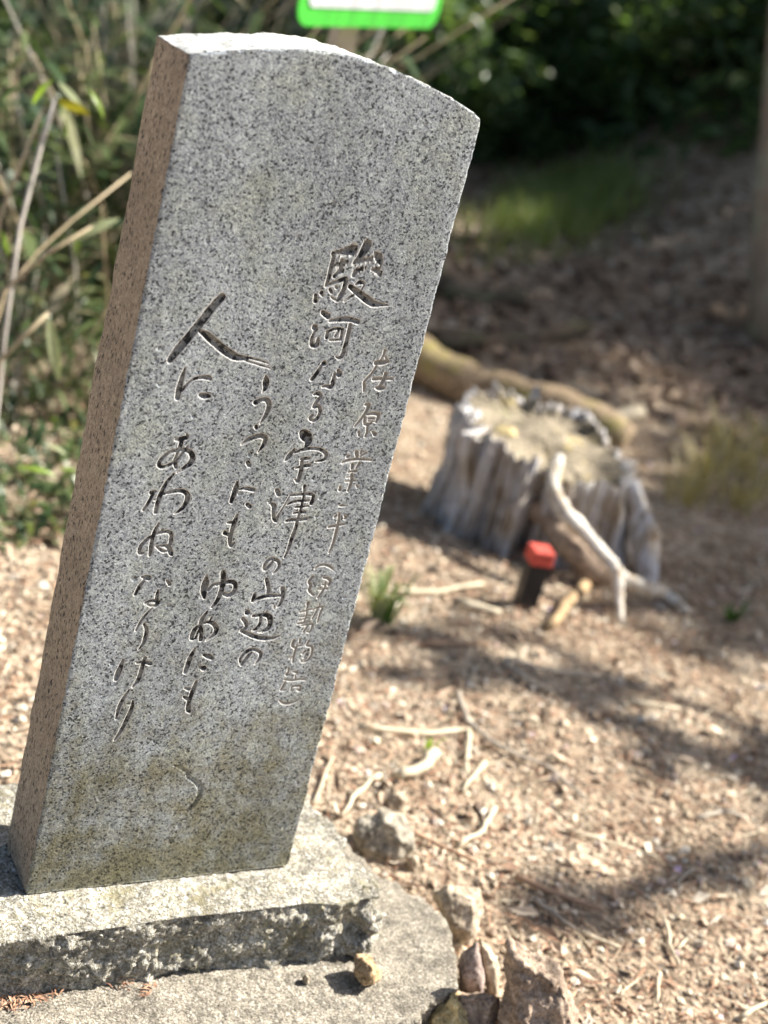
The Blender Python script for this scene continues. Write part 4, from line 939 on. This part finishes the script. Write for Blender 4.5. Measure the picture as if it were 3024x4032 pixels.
def shrub_proto(i):
    rg = np.random.default_rng(300+i); root = thing('evergreen_shrub', 'dense glossy evergreen shrub on the shaded bank', 'shrub', group='evergreen shrubs on the bank')
    cl = []; mb = MB()
    for k in range(12):
        a = rg.uniform(0, 6.28); r = rg.uniform(.1, .75); z = rg.uniform(.25, 1.6); c = Vector((math.cos(a)*r, math.sin(a)*r, z)); cl.append((tuple(c), rg.uniform(.25, .48)))
        mb.tube([(0, 0, -.1), (c.x*.3, c.y*.3, z*.45), tuple(c)], [.03, .02, .008], 6)
    mb.build('stem', M['bark'], root); v, f = leaf_cloud(cl, 1900, .15, rg, .8); link_mesh('crown', v, f, M['leaf_ever'], root, False); return root
sh = [shrub_proto(i) for i in range(3)]
pl = []
for dd, x0, x1, n in ((9.0, 1450, 2050, 3), (9.7, 1350, 2500, 4), (10.4, 1300, 3150, 6), (11.2, 1000, 3200, 6), (12.2, 600, 3300, 7), (13.6, 200, 3400, 8), (9.5, -150, 900, 6), (8.6, 2650, 3250, 2)):
    for k in range(n): pl.append((x0+(x1-x0)*(k+.5)/n+random.uniform(-50, 50), dd*random.uniform(.96, 1.05)))
fi = [True]*3
for i, (px, dd) in enumerate(pl):
    q = at(px, 500, dd); k = i % 3; o = sh[k] if fi[k] else copy_tree(sh[k]); fi[k] = False
    o.location = (q[0], q[1], gh(q[0], q[1])-.05); s = random.uniform(.42, .72); o.scale = (s*1.35, s*1.35, s); o.rotation_euler = (0, 0, random.uniform(0, 6.28))
def tree_parts(root, h, r0, crown_lo, crown_r, nleaf, rg, bark, leaf, L=.16, lean=(0, 0), path=None, nb=16):
    mb = MB(); N = 12
    pth = path or [Vector((lean[0]*(i/N)**1.3*h, lean[1]*(i/N)**1.3*h, h*i/N-.15)) for i in range(N+1)]
    N = len(pth)-1
    mb.tube(pth, [r0*(1-.85*i/N)*(1.35 if i == 0 else 1.12 if i == 1 else 1) for i in range(N+1)], 14, jit=.06); mb.build('trunk', M[bark], root)
    lb = MB(); cl = []
    for k in range(nb):
        t = crown_lo+(1-crown_lo)*(k+.5)/nb; f_ = t*N; i = min(int(f_), N-1); b = pth[i].lerp(pth[i+1], f_-i); a = k*2.4+rg.uniform(-.4, .4)
        ln = crown_r*(1-.55*(t-crown_lo)/(1-crown_lo))*rg.uniform(.7, 1.1); e = b+Vector((math.cos(a)*ln, math.sin(a)*ln, ln*rg.uniform(.05, .4))); mid = b.lerp(e, .5)+Vector((0, 0, .08*ln))
        lb.tube([b, mid, e], [r0*.3*(1-.6*t), r0*.2*(1-.6*t), .012], 6); cl += [(tuple(e), ln*.42), (tuple(mid), ln*.34)]
    lb.build('limb', M[bark], root)
    if nleaf:
        v, f = leaf_cloud(cl, nleaf, L, rg, .55); link_mesh('crown', v, f, M[leaf], root, False)
def tree(name, label, loc, h, r0, lo, cr, nl, seed, bark='bark', leaf='leaf_tree', group=None, **k):
    root = thing(name, label, 'tree', loc, group); tree_parts(root, h, r0, lo, cr, nl, np.random.default_rng(seed), bark, leaf, **k); return root
# tree at the edge of the path with lichen on its bark
g = on_ground(3085, 1330)
pp = [(3085, 1330), (3060, 1150), (3048, 900), (3060, 640), (3075, 350), (3095, 0), (3120, -500), (3160, -1100), (3200, -1800), (3230, -2600), (3250, -3400)]
dist = float(RC[2]@(g-CAM)); off = .105*1.05*FPX/dist-105; pp = [(x+off, y) for x, y in pp]; pth = [Vector(at(x, y, dist-.05*i))-Vector(g) for i, (x, y) in enumerate(pp)]; pth[0].z -= .1
lt = thing('lichen_tree', 'slender tree with grey brown lichen-covered trunk beside the path', 'tree', tuple(g))
tree_parts(lt, 5, .105, .72, 1.6, 2500, np.random.default_rng(5), 'bark_lichen', 'leaf_tree', path=pth, nb=9)
# dark cedar farther back
q = at(2890, 300, 10.5); tree('cedar_tree', 'dark reddish brown cedar trunk in the shade behind the lichen tree', (q[0], q[1], gh(q[0], q[1])), 13, .17, .45, 2.4, 5000, 11, 'bark_dark')
q = at(1330, 150, 9.6); tree('cedar_tree', 'dark cedar trunk in the shade behind the green-bordered sign', (q[0], q[1], gh(q[0], q[1])), 12, .22, .45, 2.2, 5000, 12, 'bark_dark')
# canopy trees that shade the bank (mostly beyond the frame)
tp_ = None
def up_sun(px, py, sc):                     # where a tree of this size stands whose crown shades the given spot
    t = on_ground(px, py); x, y = t[0], t[1]
    for _ in range(25):
        zc = gh(x, y)+10.5*sc*.66-t[2]; x = .5*x+.5*(t[0]+SUN.x/SUN.z*zc); y = .5*y+.5*(t[1]+SUN.y/SUN.z*zc)
    return (x, y, sc)
SHADERS = [up_sun(1850, 1230, .60), up_sun(2320, 1330, .55), up_sun(2680, 1080, .62), up_sun(2990, 1230, .5), up_sun(20, 700, .5), up_sun(420, 620, .55)]
for i, (x, y, s) in enumerate(SHADERS+[(7.5, 15.5, 1.0), (11.5, 16.5, 1.1), (2.5, 18.5, 1.0), (-2.5, 16.0, 1.0), (4.6, 20.5, 1.1), (-4.5, 7.5, .95), (-5.5, 12, 1.1)]):
    if tp_ is None:
        tp_ = tree('canopy_tree', 'tall leafy tree standing on the wooded bank behind', (x, y, gh(x, y)), 10.5, .17, .40, 2.5, 4800, 21, 'bark', group='trees on the wooded bank'); o = tp_
    else: o = copy_tree(tp_)
    o.location = (x, y, gh(x, y)); o.scale = (s, s, s); o.rotation_euler = (0, 0, i*1.7)
# sparse tree by the path whose limbs cast the shadow bands on the gravel
def shade_limb(px, py, h):
    p = on_ground(px, py); s = Vector(SUN)*(h/SUN.z); return Vector(p)+s
def band_tree():
    base = Vector((6.2, -2.5, gh(6.2, -2.5))); root = thing('path_tree', 'sparse tree beside the path with bare spreading limbs', 'tree', tuple(base))
    mb = MB(); tr = [Vector((0, 0, -.1)), Vector((0, .05, 1.5)), Vector((-.1, .2, 3.0)), Vector((-.25, .45, 4.2)), Vector((-.3, .5, 6.0))]
    mb.tube(tr, [.14, .11, .09, .07, .03], 12, jit=.05); mb.build('trunk', M['bark'], root)
    lb = MB(); cl = []
    for pts, r in (([(1800, 2580, 4.3), (2250, 2760, 4.2), (2650, 2920, 4.1), (3100, 3120, 4.0)], .05), ([(2150, 3580, 4.0), (2500, 3520, 4.0), (2800, 3420, 4.0), (3150, 3300, 4.0)], .042),
                   ([(1400, 2450, 4.6), (1750, 2560, 4.5), (2200, 2700, 4.4)], .04), ([(2000, 2480, 4.9), (2500, 2700, 4.6), (3100, 2950, 4.4)], .03)):
        P = [shade_limb(*q)-base for q in pts]; lb.tube([tr[3]]+P[::-1] if r != .04 else P[::-1], ([r*1.2] if r != .04 else [])+[r*(1-.12*i) for i in range(len(P))], 8, jit=.08)
        for a in P: 
            cl.append((tuple(a+Vector((random.uniform(-.1, .1), random.uniform(-.1, .1), .05))), .08))
    lb.build('limb', M['bark'], root)
    for (px, py, h, r) in ((2750, 2250, 5.0, .5), (2980, 2150, 5.3, .5), (2900, 2420, 5.0, .35), (2700, 2050, 5.5, .4), (3050, 1900, 5.6, .45)): cl.append((tuple(shade_limb(px, py, h)-base), r))
    v, f = leaf_cloud(cl, 2600, .12, np.random.default_rng(8), .7); link_mesh('crown', v, f, M['leaf_tree'], root, False)
band_tree()

# ------------------------------------------------------------------ grasses and small plants
def tuft(px, py, n, h, mat, label, name='grass_tuft', cat='grass tuft', w_=.006, spread=.03, group=None, out=.6):
    p = on_ground(px, py); root_o = None; mb = MB()
    for k in range(n):
        a = random.uniform(0, 6.28); r = random.uniform(0, spread); L = h*random.uniform(.5, 1.1); o = random.uniform(.1, out)
        b = Vector((math.cos(a)*r, math.sin(a)*r, -.005)); d = Vector((math.cos(a)*o, math.sin(a)*o, 0)); sdv = Vector((-math.sin(a), math.cos(a), 0))*w_*.5
        q = [b, b+d*L*.25+Vector((0, 0, L*.45)), b+d*L*.6+Vector((0, 0, L*.75)), b+d*L*1.0+Vector((0, 0, L*.72))]
        mb.add([q[0]-sdv, q[0]+sdv, q[1]-sdv, q[1]+sdv, q[2]-sdv*.8, q[2]+sdv*.8, q[3]], [(0, 1, 3, 2), (2, 3, 5, 4), (4, 5, 6)])
    o = mb.build(name, M[mat], None, False); o.location = p; return tag(o, label, cat, group)
tuft(1480, 2440, 20, .17, 'sasa_pale', 'fresh light green grass seedling right beside the carved slab', 'grass_seedling', 'grass', .013, .01, out=.9)
tuft(1525, 2450, 11, .15, 'sasa_green', 'green grass shoots growing next to the pale seedling', 'grass_seedling', 'grass', .009, .012)
tuft(2880, 2445, 14, .07, 'sasa_green', 'small green weed by the tip of the stump root', 'weed', 'weed', .010, .02, out=.9)
tuft(1690, 2960, 7, .05, 'sasa_lime', 'tiny green sprout on the gravel below the bent reed', 'sprout', 'weed', .006, .01)
for i, (px, py) in enumerate(((2780, 1890), (2880, 1840), (2980, 1900), (2700, 1980), (3010, 1780), (2900, 1990), (2840, 1760))):
    tuft(px, py, 45, .17, 'drygrass', 'yellow tangled dry grass tuft in the sun beyond the stump', 'dry_grass', 'dry grass', .006, .09, 'dry grass tufts beyond the stump', 1.2)
def grass_patch():
    mb = MB()
    gx = RNG.normal(2215, 160, 2200); gy = RNG.normal(830, 75, 2200)+(2190-gx)*.25
    for p in on_ground_many(gx, gy):
        L = random.uniform(.06, .2); a = random.uniform(0, 6.28); d = Vector((math.cos(a), math.sin(a), 0)); s = Vector((-d.y, d.x, 0))*.006; b = Vector(p)
        mb.add([b-s, b+s, b+d*L*.5+Vector((0, 0, L))], [(0, 1, 2)])
    tag(mb.build('path_grass', M['grass'], None, False), 'patch of fresh green grass along the far path', 'grass', kind='stuff')
grass_patch()
def low_cover():
    mb = MB(); rg = np.random.default_rng(4)
    pts = []
    for p in on_ground_many(rg.uniform(-150, 560, 650), rg.uniform(1450, 2150, 650)):
        L = random.uniform(.05, .13); a = random.uniform(0, 6.28); el = random.uniform(.1, 1.2); d = Vector((math.cos(a)*math.cos(el), math.sin(a)*math.cos(el), math.sin(el))); s = d.cross(Vector((0, 0, 1))).normalized()*L*.09; b = Vector(p)
        mb.add([b, b+d*L*.5-s, b+d*L*.5+s, b+d*L-Vector((0, 0, L*.3))], [(0, 1, 2), (1, 3, 2)])
    tag(mb.build('low_undergrowth', M['sasa'], None, False), 'low leafy undergrowth at the foot of the bamboo grass', 'undergrowth', kind='stuff')
low_cover()

def slope_cover():
    rg = np.random.default_rng(14); n = 11000
    q = on_ground_many(rg.uniform(-200, 3300, n), rg.uniform(-350, 640, n)); dd = np.linalg.norm(q-CAM, axis=1); q = q[(dd > 8.3) & (dd < 24)]
    q[:, 2] += rg.random(len(q))**1.5*.45; v, f = leaf_cloud([((0, 0, 0), 1e-4)], len(q), .14, rg); v = v.reshape(-1, 4, 3)+q[:, None]
    tag(link_mesh('slope_undergrowth', v.reshape(-1, 3), f, M['leaf_ever'], smooth=False), 'low broad-leaved ground cover over the wooded slope', 'undergrowth', kind='stuff')
slope_cover()
